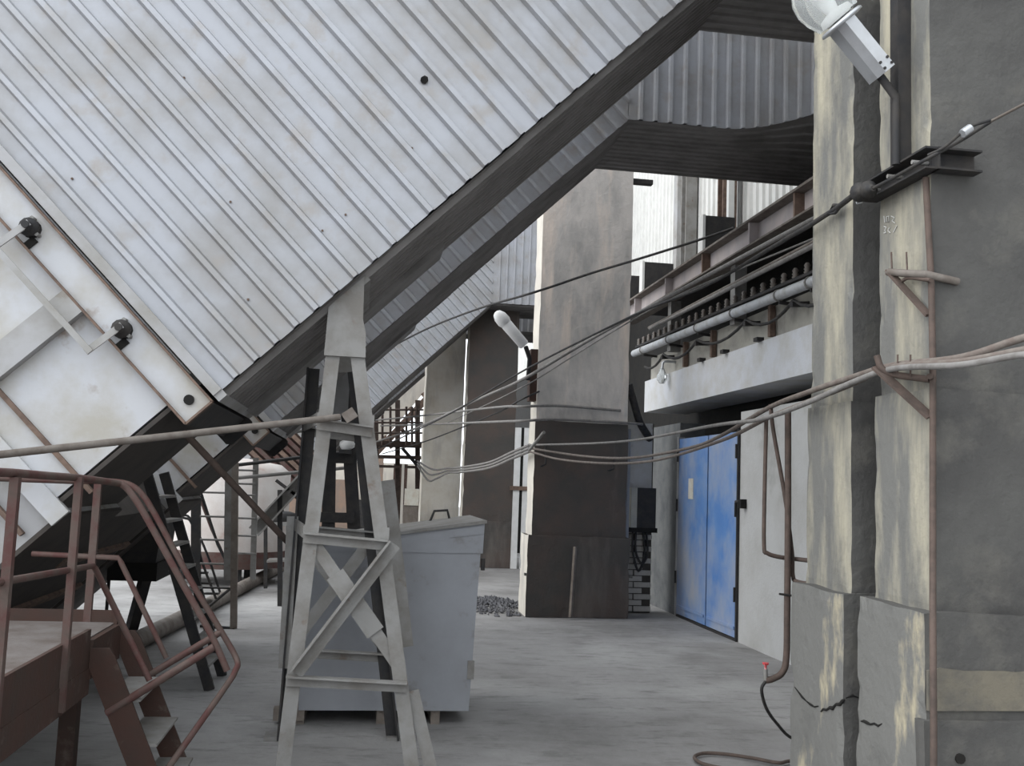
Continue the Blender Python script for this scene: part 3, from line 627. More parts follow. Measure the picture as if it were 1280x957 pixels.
    def ring(yo):
        inn, out = [], []
        for k in range(K):
            a = 2*math.pi*(k+.5)/K; ca, sa = math.cos(a), math.sin(a); m_ = max(abs(ca), abs(sa))
            inn.append(lc + TD*(.036*ca) + ND*(.036*sa) + V((0, yo, 0))); out.append(lc + TD*(.115*ca/m_) + ND*(.13*sa/m_) + V((0, yo, 0)))
        return inn + out
    vs = ring(0) + ring(.02); fs = []
    for k in range(K):
        q = (k+1) % K; fs += [(k, q, K+q, K+k), (2*K+k, 3*K+k, 3*K+q, 2*K+q), (k, 2*K+k, 2*K+q, q), (K+k, K+q, 3*K+q, 3*K+k)]
    mb.add(vs, fs); mb.build('rear_lug', 'dark_steel', d)
    # angle stiffeners on the side plate
    MB().obox(dpt(-5.35, .86, y0-.02), TD, ND, V((0, 1, 0)), .72, .075, .035).build('stiffener', 'plate', d)
    MB().obox(dpt(-5.42, TT/2+.03, y0+.005), TD, ND, V((0, 1, 0)), .055, TT/2, .02).build('stiffener', 'white_paint', d)
    MB().obox(dpt(-5.22, TT/2+.03, y0+.008), TD, ND, V((0, 1, 0)), .012, TT/2, .018).build('stiffener', 'rust_edge', d)
    MB().obox(dpt(-5.62, TT/2+.1, y0+.03), TD, ND, V((0, 1, 0)), .012, TT/2, .018).build('stiffener', 'rust_edge', d)
    # shafts with levers
    for l in (.58, 1.30, 2.02):
        c = dpt(-4.54, l, y0)
        bs = lathe(MB(), c+V((0, -.005, 0)), (0, -1, 0), [(0, .062), (.012, .062), (.014, .04), (.045, .04), (.047, .05), (.075, .05), (.08, .028), (.11, .028), (.115, .02), (.13, .02)], 12).build('bearing', 'dark_steel', d)
        MB().tube([c+V((0, -.004, 0)), c+V((0, -.008, 0))], .078, 16).build('mount_plate', 'rust_edge', bs)
        mb = MB()
        for k in range(3):
            a = k*2.1+.6; q = c + TD*(.052*math.cos(a)) + ND*(.052*math.sin(a))
            mb.tube([q+V((0, -.01, 0)), q+V((0, -.07, 0))], [.012, .012], 6)
        mb.build('bolts', 'steel_grey', bs)
        MB().obox(c+TD*-.05+ND*-.055+V((0, -.02, 0)), TD, ND, V((0, 1, 0)), .03, .02, .012).build('grease_patch', 'black', bs)
        e = dpt(-4.73, l+.01, y0-.115)
        MB().bar(c+V((0, -.115, 0))+TD*.02, e-TD*.02, .035, .012, ND).build('lever_arm', 'plate', d)
        MB().tube([e+V((0, -.02, 0)), e+V((0, .02, 0))], .014, 8).build('pivot_pin', 'dark_steel', d)
    MB().bar(dpt(-4.73, .57, y0-.13), dpt(-4.73, 2.6, y0-.13), .032, .012, TD).build('link_rod', 'plate', d)
    return t, d
duct('large corrugated galvanised duct sloping over the trestle', 5.55, 7.0, 'pale grey damper box with two shaft levers under the nearest large duct', full=True)
duct('second corrugated galvanised duct sloping behind the trestle duct', 8.95, 10.42, 'damper box with dark holed lugs under the second duct', full=True)
duct('distant corrugated galvanised duct sloping past the dark pillar', 18.9, 20.35, 'distant damper box under the far duct', full=False, xend=5.0)
duct('farthest corrugated galvanised duct glimpsed below the distant one', 22.3, 23.75, 'farthest damper box at the end of the yard', full=False, xend=5.0)
MB().tube([P(530, 100, Y=5.53), P(531, 99, Y=5.56)], .022, 7).build('puncture', 'black', bpy.data.objects['inclined_duct'])
for x, y in ((637, 62), (577, 122), (515, 185), (432, 268), (403, 288), (288, 252), (230, 97), (90, 223), (255, 430), (310, 374)):
    MB().tube([P(x, y, Y=5.54), P(x, y, Y=5.56)], .007, 6).build('screw', 'rust_edge', bpy.data.objects['inclined_duct'])
t = thing('collector_chute', 'dark brown collector chute joining the two near ducts behind the red platform', 'chute', (-2.6, 7.9, .3))
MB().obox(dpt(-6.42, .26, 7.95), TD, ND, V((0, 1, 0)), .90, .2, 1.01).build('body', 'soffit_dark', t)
for k in range(3): MB().obox(dpt(-5.95-.5*k, .05, 7.95), TD, ND, V((0, 1, 0)), .03, .02, .98).build('rib', 'rust_edge', t)
# dark bottom hoppers of the second duct
t = thing('dust_hopper', 'black hopper mouth below the second duct', 'hopper', (-1.95, 9.7, .64))
MB().prism([(-1.72, 9.35, 1.20), (-1.76, 9.35, .79), (-2.13, 9.35, .79)], (0, .7, 0)).build('cone', 'dark_steel', t)
MB().box(-2.16, -1.74, 9.33, 10.07, .64, .80).build('outlet', 'black', t)

# ------------------------------------------------------------------ trestle
tr = thing('support_trestle', 'tapering grey angle-iron trestle holding up the large duct', 'trestle', (0, 6, 0))
ZT = 2.3
FL0, FL1 = V((-.37, 5.6, 0)), V((-.225, 5.62, ZT)); FR0, FR1 = V((.41, 5.6, 0)), V((-.012, 5.62, ZT))
RL1, RR1 = P(386, 440, Y=6.46), P(447, 440, Y=6.46); RL0, RR0 = P(352, 860, Y=6.48), P(492, 860, Y=6.48)
def drop(a, b_): return b_ + (a-b_)*((b_.z)/(b_.z-a.z))
RL0, RR0 = drop(RL0, RL1), drop(RR0, RR1)
RL1, RR1 = RL0+(RL1-RL0)*(ZT/RL1.z), RR0+(RR1-RR0)*(ZT/RR1.z)
def lerp(a, b_, t_): return a + (b_-a)*t_
a_ = .078
MB().angle(FL0, FL1, a_, .012, (1, 0, 0), 1).build('leg', 'steel_grey', tr)
MB().angle(FR0, FR1, a_, .012, (-1, 0, 0), -1).build('leg', 'steel_grey', tr)
MB().angle(RL0, RL1, a_, .012, (1, 0, 0), -1).build('leg', 'dark_steel', tr)  # rear legs darker than the front ones: shade under the duct as colour
MB().angle(RR0, RR1, a_, .012, (-1, 0, 0), 1).build('leg', 'dark_steel', tr)
def hz(A0, A1, B0, B1, z, yo, w_=.06):
    a, b_ = lerp(A0, A1, z/ZT), lerp(B0, B1, z/ZT)
    a = a+V((-.0, yo, 0)); b_ = b_+V((.0, yo, -.03))
    MB().angle(a, b_, w_, .01, (0, 0, -1), -1).build('cross_bar', 'steel_grey', tr)
for z in (.55, 1.31, 1.93):
    hz(FL0, FL1, FR0, FR1, z, -.012); hz(RL0, RL1, RR0, RR1, z, .014)
for z in (1.31, 1.93):
    for A0, A1, B0, B1 in ((FL0, FL1, RL0, RL1), (FR0, FR1, RR0, RR1)):
        MB().bar(lerp(A0, A1, z/ZT), lerp(B0, B1, z/ZT), .07, .012).build('side_bar', 'steel_grey', tr)
# cross braces
MB().angle(lerp(FL0, FL1, .55/ZT)+V((.02, -.03, .03)), lerp(FR0, FR1, 1.28/ZT)+V((.0, -.03, 0)), .075, .01, (0, -1, 0), 1).build('brace', 'steel_grey', tr)
b0_, b1_ = lerp(FL0, FL1, 1.27/ZT)+V((.04, .016, 0)), lerp(FR0, FR1, .58/ZT)+V((-.03, .016, 0))
MB().bar(b0_, b1_, .07, .012, (0, 0, 1)).build('brace', 'steel_grey', tr)
MB().bar(lerp(b0_, b1_, .27)+V((0, -.012, 0)), lerp(b0_, b1_, .72)+V((0, -.012, 0)), .105, .012, (0, 0, 1)).build('splice_plate', 'steel_grey', tr)
for q in ((RL0, RR0, RL1, RR1), ):
    MB().bar(lerp(RL0, RL1, .55/ZT)+V((.03, .02, 0)), lerp(RR0, RR1, 1.27/ZT)+V((0, .02, 0)), .075, .012).build('brace', 'steel_grey', tr)
    MB().bar(lerp(RR0, RR1, .55/ZT)+V((-.03, .03, 0)), lerp(RL0, RL1, 1.27/ZT)+V((0, .03, 0)), .075, .012).build('brace', 'steel_grey', tr)
# gusset head
for yy in (5.6, 6.46):
    mb = MB(); mb.prism([(-.235, yy, 2.285), (-.005, yy, 2.285), (-.01, yy, 2.42), (-.03, yy, 2.5), (-.035, yy, BZ+(-.035-BX)*ST/CT-.03), (-.225, yy, BZ+(-.225-BX)*ST/CT-.03)], (0, .014, 0)); mb.build('gusset', 'steel_grey', tr)
MB().obox(V((-.10, 6.1, BZ+(-.10-BX)*ST/CT-.05)), TD, ND, V((0, 1, 0)), .12, .02, .48).build('saddle', 'steel_grey', tr)
# stiffener lengths on the rear leg and front foot
MB().bar(P(508, 808, Y=6.5), P(484, 600, Y=6.46), .012, .09, (0, 1, 0)).build('leg_stiffener', 'steel_grey', tr)
MB().bar(FR0+V((.06, .03, .03)), lerp(FR0, FR1, .2)+V((.02, .03, 0)), .07, .012, (1, 0, 0)).build('leg_stiffener', 'steel_grey', tr)
MB().bar(P(355, 835, Y=6.42), P(366, 645, Y=6.42), .012, .07, (0, 1, 0)).build('leg_stiffener', 'steel_grey', tr)
for A in (FL0, FR0, RL0, RR0): MB().box(A.x-.08, A.x+.08, A.y-.06, A.y+.1, -.01, .015).build('foot_plate', 'steel_grey', tr)

# ------------------------------------------------------------------ grey lidded box
bxo = thing('metal_bin', 'blue-grey sheet metal bin with a sloping lid on timber skids behind the trestle', 'bin', (.25, 7.5, 0))
zl, zr, y0, y1, x0, x1 = 1.14, 1.335, 6.82, 7.85, -.36, .80
mb = MB()
mb.prism([(x0+.04, y0, .09), (x1, y0, .09), (x1+.045, y0, zr), (x0, y0, zl)], (0, y1-y0, 0)); mb.build('body', 'box_grey', bxo)
mb = MB(); mb.prism([(x0-.02, y0-.008, 1.12), (x1+.052, y0-.008, 1.135), (x1+.058, y0-.008, zr+.005), (x0-.02, y0-.008, zl+.005)], (0, .008, 0)); mb.build('front_apron', 'box_grey', bxo)
mb = MB(); mb.prism([(x0-.03, y0-.03, zl), (x1+.07, y0-.03, zr+.005), (x1+.07, y0-.03, zr+.025), (x0-.03, y0-.03, zl+.022)], (0, y1-y0+.05, 0)); mb.build('lid', 'steel_grey', bxo)
mb = MB(); mb.prism([(x1-.18, y0-.014, 1.235), (x1+.04, y0-.014, 1.265), (x1+.04, y0-.014, 1.32), (x1-.18, y0-.014, 1.29)], (0, .006, 0)); mb.build('patch_plate', 'box_grey', bxo)
for x in (x0+.02, .19, .55): MB().box(x, x+.06, y0+.03, y1-.02, -.01, .09).build('skid', 'wood', bxo)
MB().box(x0-.12, x0+.08, y0+.01, y0+.09, .02, .10).build('skid', 'wood', bxo)
MB().tube([(x1+.06, y0+.02, 1.02), (x1+.06, y0+.02, 1.1)], .014, 8).build('hinge', 'dark_steel', bxo)
MB().box(x1-.02, x1+.025, y0-.012, y0+.02, .30, .42).build('latch', 'steel_grey', bxo)
MB().tube([(x1-.25, y1-.1, zr-.03), (x1-.22, y1-.1, zr+.05), (x1-.12, y1-.1, zr+.06), (x1-.1, y1-.1, zr-.01)], .01, 6).build('lid_handle', 'dark_steel', bxo)

# ------------------------------------------------------------------ access platform with stair
pl = thing('access_platform', 'red-brown steel platform with handrails and steep steps', 'platform', (-2, 4.6, 0))
XE, YN, YF, ZP = -1.19, 4.9, 5.45, .83
MB().box(-7, XE-.01, 1.2, YF, ZP-.06, ZP).build('deck', 'deck', pl)
MB().box(XE-.012, XE+.006, 1.2, YN, ZP-.13, ZP+.045).build('toe_plate', 'red_brown', pl)
MB().box(XE-.012, XE+.01, 1.2, YN+.02, ZP-.25, ZP-.13).build('edge_beam', 'red_brown', pl)
MB().box(XE-.2, XE-.012, YN-.4, YN-.38, ZP-.25, ZP-.06).build('edge_beam', 'red_brown', pl)
MB().box(-7, XE, YF-.012, YF+.006, ZP-.1, ZP+.06).build('toe_plate', 'red_brown', pl)
MB().box(XE-.012, XE+.006, YN+.5, YF, ZP-.14, ZP+.06).build('toe_plate', 'red_brown', pl)
MB().box(XE-.03, XE+.02, YN, YF, ZP-.18, ZP-.005).build('step_edge', 'red_brown', pl)
for x, y in ((-1.3, 2.8), (-3.1, 2.8), (-3.1, 5.3), (-1.35, 5.3)):
    MB().box(x-.04, x+.04, y-.04, y+.04, -.01, ZP-.05).build('support_leg', 'red_brown', pl)
R_ = .0155
for x, zb in ((15, .72), (95, .6)):
    q = P(x, 640, X=XE+.012)
    MB().bar(V((XE+.014, q.y, zb)), V((XE+.014, q.y, P(x, 596, X=XE).z)), .034, .03, (0, 1, 0)).build('post', 'red_paint', pl)
for y in (1.3, 2.5): MB().bar(V((XE+.014, y, .72)), V((XE+.014, y, 1.59)), .034, .03, (0, 1, 0)).build('post', 'red_paint', pl)
qf = P(120, 640, Y=YF)
MB().bar(V((qf.x, YF, ZP-.1)), V((qf.x, YF, 1.53)), .036, .03, (1, 0, 0)).build('post', 'red_paint', pl)
zt = 1.565
MB().tube([V((XE, 1.2, 1.60)), V((XE, 3.7, 1.58))], R_, 8).build('handrail', 'red_paint', pl)
MB().tube(smooth_path([V((XE, 3.7, 1.58)), V((XE, 4.1, 1.572)), V((XE, 4.5, zt)), P(142, 603, Y=YN-.05), P(155, 607, Y=YN), P(168, 622, Y=YN), P(185, 650, Y=YN), P(230, 732, Y=YN), P(264, 793, Y=YN), P(284, 838, Y=YN)], 5), R_, 8).build('handrail', 'red_paint', pl)
MB().tube([V((-7, YF, 1.55)), P(60, 600, Y=YF), P(90, 601, Y=YF)], R_, 8).build('handrail', 'red_paint', pl)
MB().tube(smooth_path([P(90, 601, Y=YF), P(120, 601, Y=YF), P(145, 602, Y=YF), P(163, 606, Y=YF), P(178, 618, Y=YF), P(195, 645, Y=YF), P(240, 728, Y=YF), P(276, 788, Y=YF), P(296, 824, Y=YF-.02), P(294, 838, Y=YF-.1), P(282, 858, Y=YF-.2), P(212, 957, Y=YN), P(180, 1004, Y=YN)], 5), R_, 8).build('handrail', 'red_paint', pl)
MB().tube([V((XE, 1.2, 1.22)), V((XE, 3.65, 1.21)), P(115, 707, X=XE), P(119, 710, Y=YN), P(187, 850, Y=YN)], R_*.9, 8).build('mid_rail', 'red_paint', pl)
MB().tube([P(40, 692, Y=YF), P(148, 697, Y=YF), P(151, 702, Y=YF), P(208, 822, Y=YF)], R_*.9, 8).build('mid_rail', 'red_paint', pl)
MB().tube([P(133, 891, Y=YN), P(268, 808, Y=YN)], .0185, 8).build('stair_rail', 'red_paint', pl)
MB().tube([P(182, 846, Y=YF), P(277, 789, Y=YF)], .0175, 8).build('stair_rail', 'red_paint', pl)
sl0, sl1 = V((-1.125, 0, .76)), V((-.78, 0, -.0)); sd = (sl1-sl0).normalized()
for yy in (YN, YF):
    pr_ = [(-1.18, .79), (-1.10, .79), (-1.07, .75), (-.735, .0), (-.86, .0), (-1.18, .70)]
    MB().prism([(x, yy-.008, z) for x, z in pr_], (0, .016, 0)).build('stringer', 'red_brown', pl)
for z in (.16, .36, .56):
    xc = -.79 - (z)*(.33/.75) + .02
    MB().box(xc-.1, xc+.07, YN+.008, YF-.008, z-.012, z).build('tread', 'steel_grey', pl)
# crumpled rag by the platform
mb = MB()
for i in range(9):
    a = random.random()*6.28; c = V((-1.0+.06*math.cos(a)-.12, 3.95+.1*math.sin(a), .06+.03*random.random()))
    rough = .05+.03*random.random(); lathe(mb, c-V((0, 0, rough)), (random.random()-.5, random.random()-.5, 1), [(0, .01), (rough*.5, rough), (rough, rough*1.1), (rough*1.6, rough*.6), (rough*2, .01)], 6, smooth=False)
mb.build('crumpled_rag', 'red_paint', label='crumpled reddish rag on the floor below the platform', cat='rag')

# poles
t = thing('lance_pole', 'long dusty pipe with a square end block resting on the trestle', 'pole', (-.8, 5.3, 1.7))
MB().tube([P(-500, 628, Y=4.3), P(0, 568, Y=4.95), P(210, 545, Y=5.25), P(425, 521, Y=5.52)], .0185, 10).build('pipe', 'pipe_dusty', t)
c = P(437, 519, Y=5.53); MB().obox(c, V((.8, 0, .6)).normalized(), V((-.6, 0, .8)).normalized(), V((0, 1, 0)), .035, .03, .03).build('end_block', 'pipe_dusty', t)
MB().tube([P(230, 540, Y=5.95), P(372, 690, Y=6.7)], .021, 10).build('strut_pipe', 'pipe_rust', label='thick brown diagonal pipe strut sloping down behind the trestle', cat='pipe')
MB().tube([P(160, 806, Z=.09), P(232, 770, Z=.08), P(300, 735, Z=.08), P(372, 697, Z=.08)], .085, 10).build('ground_pipe', 'pipe_dusty', label='long dusty pipe lying on the bright floor left of the bin', cat='pipe')
# steep dark ladder
t = thing('steel_ladder', 'steep dark steel ladder standing under the large duct', 'ladder', P(262, 860, Z=0))
a0, a1 = P(262, 862, Z=0), P(183, 590, Y=7.6); b0_, b1_ = a0+V((.02, .55, 0)), a1+V((.02, .55, 0))
MB().bar(a0, a1, .075, .03, (1, 0, 0)).build('stringer', 'dark_steel', t); MB().bar(b0_, b1_, .075, .03, (1, 0, 0)).build('stringer', 'dark_steel', t)
for k in range(1, 9): MB().bar(lerp(a0, a1, k/9), lerp(b0_, b1_, k/9), .02, .09, (0, 0, 1)).build('rung', 'steel_grey', t)
MB().bar(P(160, 802, Z=-.01), V((-1.93, 9.85, .65)), .09, .09).build('hopper_leg', 'dark_steel', label='dark slanted leg under the black hopper', cat='leg')
q = P(135, 740, Y=9.9); MB().bar(V((q.x, 9.9, -.01)), V((q.x, 9.9, BZ+(q.x-BX)*ST/CT+.06)), .025, .025).build('thin_post', 'dark_steel', label='thin dark upright rod beside the black hopper', cat='post')

# ------------------------------------------------------------------ middle ground on the left
# ladder frame
t = thing('pale_ladder', 'pale steel ladder frame with thin rungs beyond the second duct', 'ladder', P(292, 785, Z=0))
yl = 11.0
for x, yb, m_ in ((292, 785, 'wood'), (284, 725, 'steel_grey')):
    MB().bar(P(x, yb, Y=yl), P(x+2, 578, Y=yl), .07, .05, (1, 0, 0)).build('rail', m_, t)
MB().bar(P(316, 724, Y=yl+.6), P(320, 572, Y=yl+.6), .06, .05, (1, 0, 0)).build('rail', 'steel_grey', t)
for y in (586, 603, 617, 646, 668, 690):
    MB().tube([P(291, y+1, Y=yl), P(320, y+2, Y=yl+.6)], .011, 6).build('rung', 'steel_grey', t)
for y in (615, 645, 674, 704):
    MB().tube([P(250, y, Y=yl), P(293, y+1, Y=yl)], .011, 6).build('rung', 'steel_grey', t)
MB().tube([P(250, 734, Y=yl), P(292, 735, Y=yl)], .011, 6).build('rung', 'dark_steel', t)
MB().tube([P(250, 782, Y=yl), P(293, 785, Y=yl)], .016, 6).build('rung', 'dark_steel', t)
# small stair with dark rails
t = thing('small_stair', 'small far stair with thin dark handrails beside the pale ladder', 'stair', P(265, 755, Z=0))
ys = 11.75
MB().bar(P(245, 620, Y=ys), P(245, 735, Y=ys), .1, .08, (1, 0, 0)).build('post', 'dark_steel', t)
MB().tube(smooth_path([P(215, 646, Y=ys), P(230, 647, Y=ys), P(240, 655, Y=ys), P(252, 700, Y=ys), P(270, 748, Y=ys)], 5), .014, 6).build('handrail', 'dark_steel', t)
MB().tube(smooth_path([P(225, 644, Y=ys+.4), P(238, 648, Y=ys+.4), P(258, 690, Y=ys+.4), P(275, 740, Y=ys+.4)], 5), .014, 6).build('handrail', 'dark_steel', t)
MB().tube([P(250, 612, Y=ys), P(272, 680, Y=ys), P(293, 722, Y=ys), P(292, 732, Y=ys), P(262, 757, Y=ys)], .016, 6).build('handrail', 'dark_steel', t)
MB().tube([P(246, 612, Y=ys+.4), P(264, 660, Y=ys+.4), P(285, 706, Y=ys+.4), P(288, 724, Y=ys+.4)], .016, 6).build('handrail', 'red_paint', t)
for k in range(5):
    MB().bar(P(235+7*k, 690+13*k, Y=ys), P(238+7*k, 689+13*k, Y=ys+.5), .02, .16, (0, 0, 1)).build('tread', 'dark_steel', t)
# tanks and chutes beyond
t = thing('storage_tank', 'pale dusty tank with a red lower half beyond the pale ladder', 'tank', (-1.95, 15.8, 0))
a_, b_ = P(222, 600, Y=15), P(345, 600, Y=15)
zA, zB, zC = .25, P(280, 690, Y=15).z, P(280, 588, Y=15).z
lathe(MB(), ((a_.x+b_.x)/2, 15.8, zB), (0, 0, 1), [(0, .85), (zC-zB, .85), (zC-zB+.12, .7), (zC-zB+.2, .2)], 28).build('upper_shell', 'teal', t)
lathe(MB(), ((a_.x+b_.x)/2, 15.8, zA), (0, 0, 1), [(0, .86), (zB-zA, .86)], 28).build('lower_shell', 'red_paint', t)
for k in range(4):
    an = (1.25, math.pi-.4, math.pi+.4, -1.25)[k]; q = V(((a_.x+b_.x)/2+.7*math.cos(an), 15.8+.7*math.sin(an), 0))
    MB().box(q.x-.05, q.x+.05, q.y-.05, q.y+.05, -.01, zA+.02).build('leg', 'dark_steel', t)
# red slatted chute
t = thing('red_chute', 'red ribbed chute sloping down behind the trestle', 'chute', P(360, 570, Y=17.2))
pA, pB = P(325, 540, Y=17.2), P(395, 606, Y=17.2); dd = (pB-pA).normalized(); nn = V((0, -1, 0)); cr = dd.cross(nn).normalized()
for k in range(7):
    o_ = cr*((k-3)*.11); MB().bar(pA+o_, pB+o_, .05, .07, nn).build('slat', 'red_paint' if k % 3 else 'rust_edge', t)
MB().bar(pA+V((0, .08, 0)), pB+V((0, .08, 0)), .06, .8, nn).build('backing', 'red_brown', t)
MB().bar(V((pB.x-.05, pB.y+.1, -.01)), V((pB.x-.05, pB.y+.1, pB.z+.02)), .1, .1).build('leg', 'dark_steel', t)
t = thing('grey_conveyor', 'short grey conveyor boom sloping behind the trestle legs', 'conveyor', P(345, 640, Y=13))
MB().channel(P(318, 664, Y=13), P(385, 592, Y=13), .16, .12, .02).build('boom', 'steel_grey', t)
MB().bar(P(345, 600, Y=13), P(385, 630, Y=13), .04, .04).build('brace', 'dark_steel', t)
MB().bar(P(350, 612, Y=13), P(350, 762, Y=13), .06, .06).build('post', 'dark_steel', t)
# far scaffold frame
t = thing('scaffold_frame', 'thin steel scaffold tubes left of the front trestle', 'scaffold', P(384, 770, Y=11.5))
for xa, ya, xb, yb_, m_ in ((325, 545, 382, 538, 'steel_grey'), (288, 582, 380, 572, 'dark_steel'), (288, 598, 378, 592, 'steel_grey')):
    MB().tube([P(xa, ya, Y=11.5), P(xb+60, yb_-8, Y=11.5)], .02, 8).build('ledger_tube', m_, t)
q = P(384, 538, Y=11.5); MB().tube([V((q.x, 11.5, -.01)), V((q.x, 11.5, q.z+.1))], .024, 8).build('standard_tube', 'steel_grey', t)
# pump clutter seen through the trestle
t = thing('pump_bench', 'steel bench with pump drum and pipes beyond the trestle', 'bench', P(370, 725, Z=0))
yp = 14.5
MB().bar(P(330, 655, Y=yp), P(392, 652, Y=yp), .05, .5).build('top', 'steel_grey', t)
for x in (332, 360, 388): MB().bar(P(x, 655, Y=yp), P(x, 735, Y=yp), .05, .05).build('leg', 'dark_steel', t)
lathe(MB(), P(352, 654, Y=yp), (0, 0, 1), [(0, .16), (.05, .2), (.14, .2), (.17, .12)], 16).build('drum', 'dark_steel', t)
MB().tube([P(352, 640, Y=yp), P(352, 618, Y=yp), P(360, 612, Y=yp)], .03, 8).build('riser', 'dark_steel', t)
MB().tube([P(350, 712, Y=yp), P(372, 706, Y=yp), P(384, 690, Y=yp)], .03, 8).build('drain', 'pipe_dusty', t)
MB().bar(P(335, 700, Y=yp), P(390, 698, Y=yp), .03, .4).build('shelf', 'steel_grey', t)
# second trestle of the second duct
tr2 = thing('rear_trestle', 'dark steel trestle seen between the legs of the front trestle', 'trestle', (-.1, 9.3, 0))
def und(x): return BZ+(x-BX)*ST/CT-.035
for (xa, ya, xb, yb_) in ((405, 480, 400, 720), (424, 480, 441, 720)):
    a, b_ = P(xb, yb_+60, Y=9.3), P(xa, ya, Y=9.3); b_ = a+(b_-a)*min(1, (und(b_.x)-a.z)/(b_.z-a.z))
    MB().angle(a+(b_-a)*((-.01-a.z)/(b_.z-a.z)), b_, .12, .014, (1, 0, 0), 1).build('leg', 'dark_steel', tr2)
for y in (566, 640, 700): MB().angle(P(400, y, Y=9.28), P(443, y+1, Y=9.28), .09, .012, (0, 0, -1), 1).build('cross_bar', 'dark_steel', tr2)
xl, xr, zl_ = P(407, 480, Y=9.3).x-.05, P(430, 480, Y=9.3).x+.05, P(430, 520, Y=9.3).z
MB().prism([(xl, 9.28, zl_), (xr, 9.28, zl_), (xr, 9.28, und(xr)), (xl, 9.28, und(xl))], (0, .03, 0)).build('gusset', 'galv_dull', tr2)
t = thing('valve_motor', 'small white motor housing on the rear trestle', 'motor', P(432, 556, Y=9.2))
lathe(MB(), P(426, 560, Y=9.15), P(440, 552, Y=9.15)-P(426, 560, Y=9.15), [(0, .03), (.02, .055), (.11, .055), (.13, .03)], 12).build('body', 'lamp_white', t)
MB().box(P(424, 560, Y=9.2).x, P(440, 560, Y=9.2).x, 9.1, 9.3, P(430, 567, Y=9.2).z, P(430, 562, Y=9.2).z).build('base', 'dark_steel', t)

# ------------------------------------------------------------------ far end of the yard
t = thing('far_gantry', 'rusty brown steel gantry with railings and pipes at the far end of the yard', 'gantry', P(500, 680, Z=0))
yg = 25.2
for x in (470, 497, 522): MB().bar(P(x, 700, Y=yg), P(x, 500, Y=yg), .12, .12, (1, 0, 0)).build('post', 'pipe_rust', t)
for y, tk in ((556, .14), (572, .08), (584, .06)): MB().bar(P(455, y-2, Y=yg), P(528, y, Y=yg), tk, .6).build('deck_beam', 'pipe_rust', t)
for y in (512, 528, 541): MB().tube([P(455, y, Y=yg-.4), P(530, y, Y=yg-.4)], .025, 6).build('rail', 'pipe_rust', t)
for x in (478, 488, 508, 515, 521): MB().tube([P(x, 556, Y=yg-.4), P(x, 508, Y=yg-.4)], .03, 6).build('baluster', 'pipe_rust', t)
MB().bar(P(503, 560, Y=yg-.3), P(522, 582, Y=yg-.3), .08, .05).build('knee_brace', 'dark_steel', t)
t = thing('far_facade', 'brown far facade with bright openings at the end of the yard', 'building', (-1, 32, 0))
yf = 32
def fac(x0_, x1_, ya, yb_, m_, nm, dy=0):
    a, b_ = P(x0_, yb_, Y=yf), P(x1_, ya, Y=yf); MB().box(min(a.x, b_.x), max(a.x, b_.x), yf+dy, yf+dy+.3, max(-.02, a.z), b_.z).build(nm, m_, t)
fac(330, 448, 600, 720, 'orange_brick', 'wall_panel'); fac(462, 480, 570, 720, 'orange_brick', 'wall_panel'); fac(486, 510, 580, 720, 'red_brown', 'wall_panel', .1)
fac(440, 470, 625, 720, 'dark_steel', 'wall_panel', -.1); fac(330, 530, 668, 720, 'dark_steel', 'base_panel', -.2)
MB().box(-7, 2.2, 33.0, 33.3, 0, 2.2).build('rear_wall', 'cream_far', t)
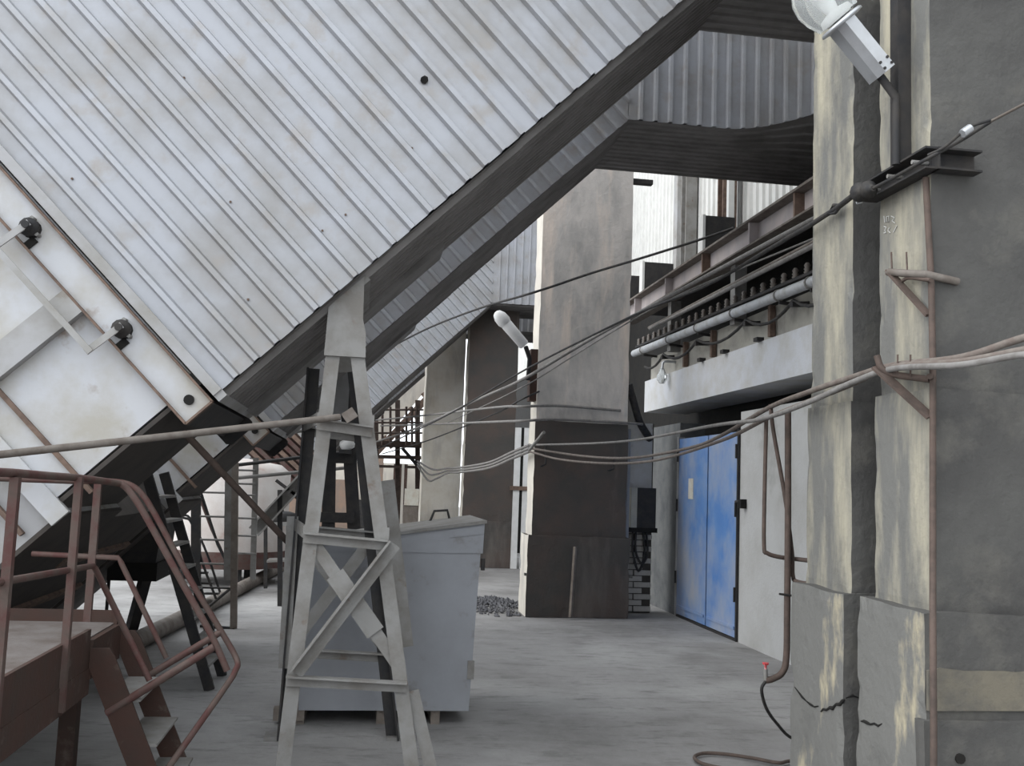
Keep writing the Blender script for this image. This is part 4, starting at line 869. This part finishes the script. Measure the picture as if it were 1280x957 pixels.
# panel and slot beside far pillar; backlit brightness put into the white leaves
t = thing('white_panel', 'tall sheet panel, backlight put in as white colour, with a dark slot between the two dark pillars', 'panel', (3.1, 19.6, 0))
MB().box(2.98, 3.10, 19.4, 19.45, .0, 2.75).build('leaf', 'lamp_white', t)
MB().box(3.10, 3.16, 19.42, 19.45, .3, 2.75).build('slot', 'black', t)
MB().box(3.16, 3.36, 19.4, 19.45, .0, 2.75).build('leaf', 'lamp_white', t)
MB().box(2.92, 3.4, 19.38, 19.47, 1.52, 1.6).build('bar', 'rust_edge', t)
# notice and post by the pier
t = thing('notice_post', 'thin pale post with a white notice board beside the pale pier', 'notice board', P(502, 690, Y=20))
MB().bar(P(500, 690, Y=20), P(504, 580, Y=20), .05, .05).build('post', 'cream_far', t)
a_, b_ = P(505, 631, Y=20), P(524, 611, Y=20)
MB().box(a_.x, b_.x, 19.95, 20.0, a_.z, b_.z).build('board', 'paper', t)
MB().box(a_.x, b_.x, 19.98, 20.3, 0, a_.z).build('cabinet', 'wood', t)
# far inclined pale beam in the sky gap
t = thing('far_roof_truss', 'pale sunlit inclined gallery far behind the ducts', 'gallery', P(500, 520, Y=27))
MB().bar(P(455, 560, Y=27), P(545, 455, Y=27), .5, .6, (0, 0, 1)).build('beam', 'cream_far', t)
MB().bar(P(470, 566, Y=26.6), P(552, 478, Y=26.6), .18, .2, (0, 0, 1)).build('beam', 'rust_edge', t)
for k in range(4):
    MB().bar(P(480+16*k, 545-18*k, Y=26.7), P(490+16*k, 560-18*k, Y=26.7), .1, .1).build('strut', 'rust_edge', t)

# gravel heap
mb = MB(); c0 = P(622, 757, Z=0)
for i in range(420):
    a = random.random()*6.283; r = random.random()**.6
    p = V((c0.x-.05+.42*r*math.cos(a), c0.y+1.1*r*math.sin(a), .05*(1-r)))
    s_ = random.uniform(.012, .035)
    if p.x > 2.05 and 12.2 < p.y < 13.05: continue
    o6 = [V((s_, 0, 0)), V((-s_, 0, 0)), V((0, s_, 0)), V((0, -s_, 0)), V((0, 0, s_)), V((0, 0, -s_))]
    o6 = [p + q*random.uniform(.7, 1.3) for q in o6]
    mb.add(o6, [(0, 2, 4), (2, 1, 4), (1, 3, 4), (3, 0, 4), (2, 0, 5), (1, 2, 5), (3, 1, 5), (0, 3, 5)])
mb.build('gravel', 'gravel', label='dark gravel spread on the floor before the far pillars', cat='gravel', kind='stuff')
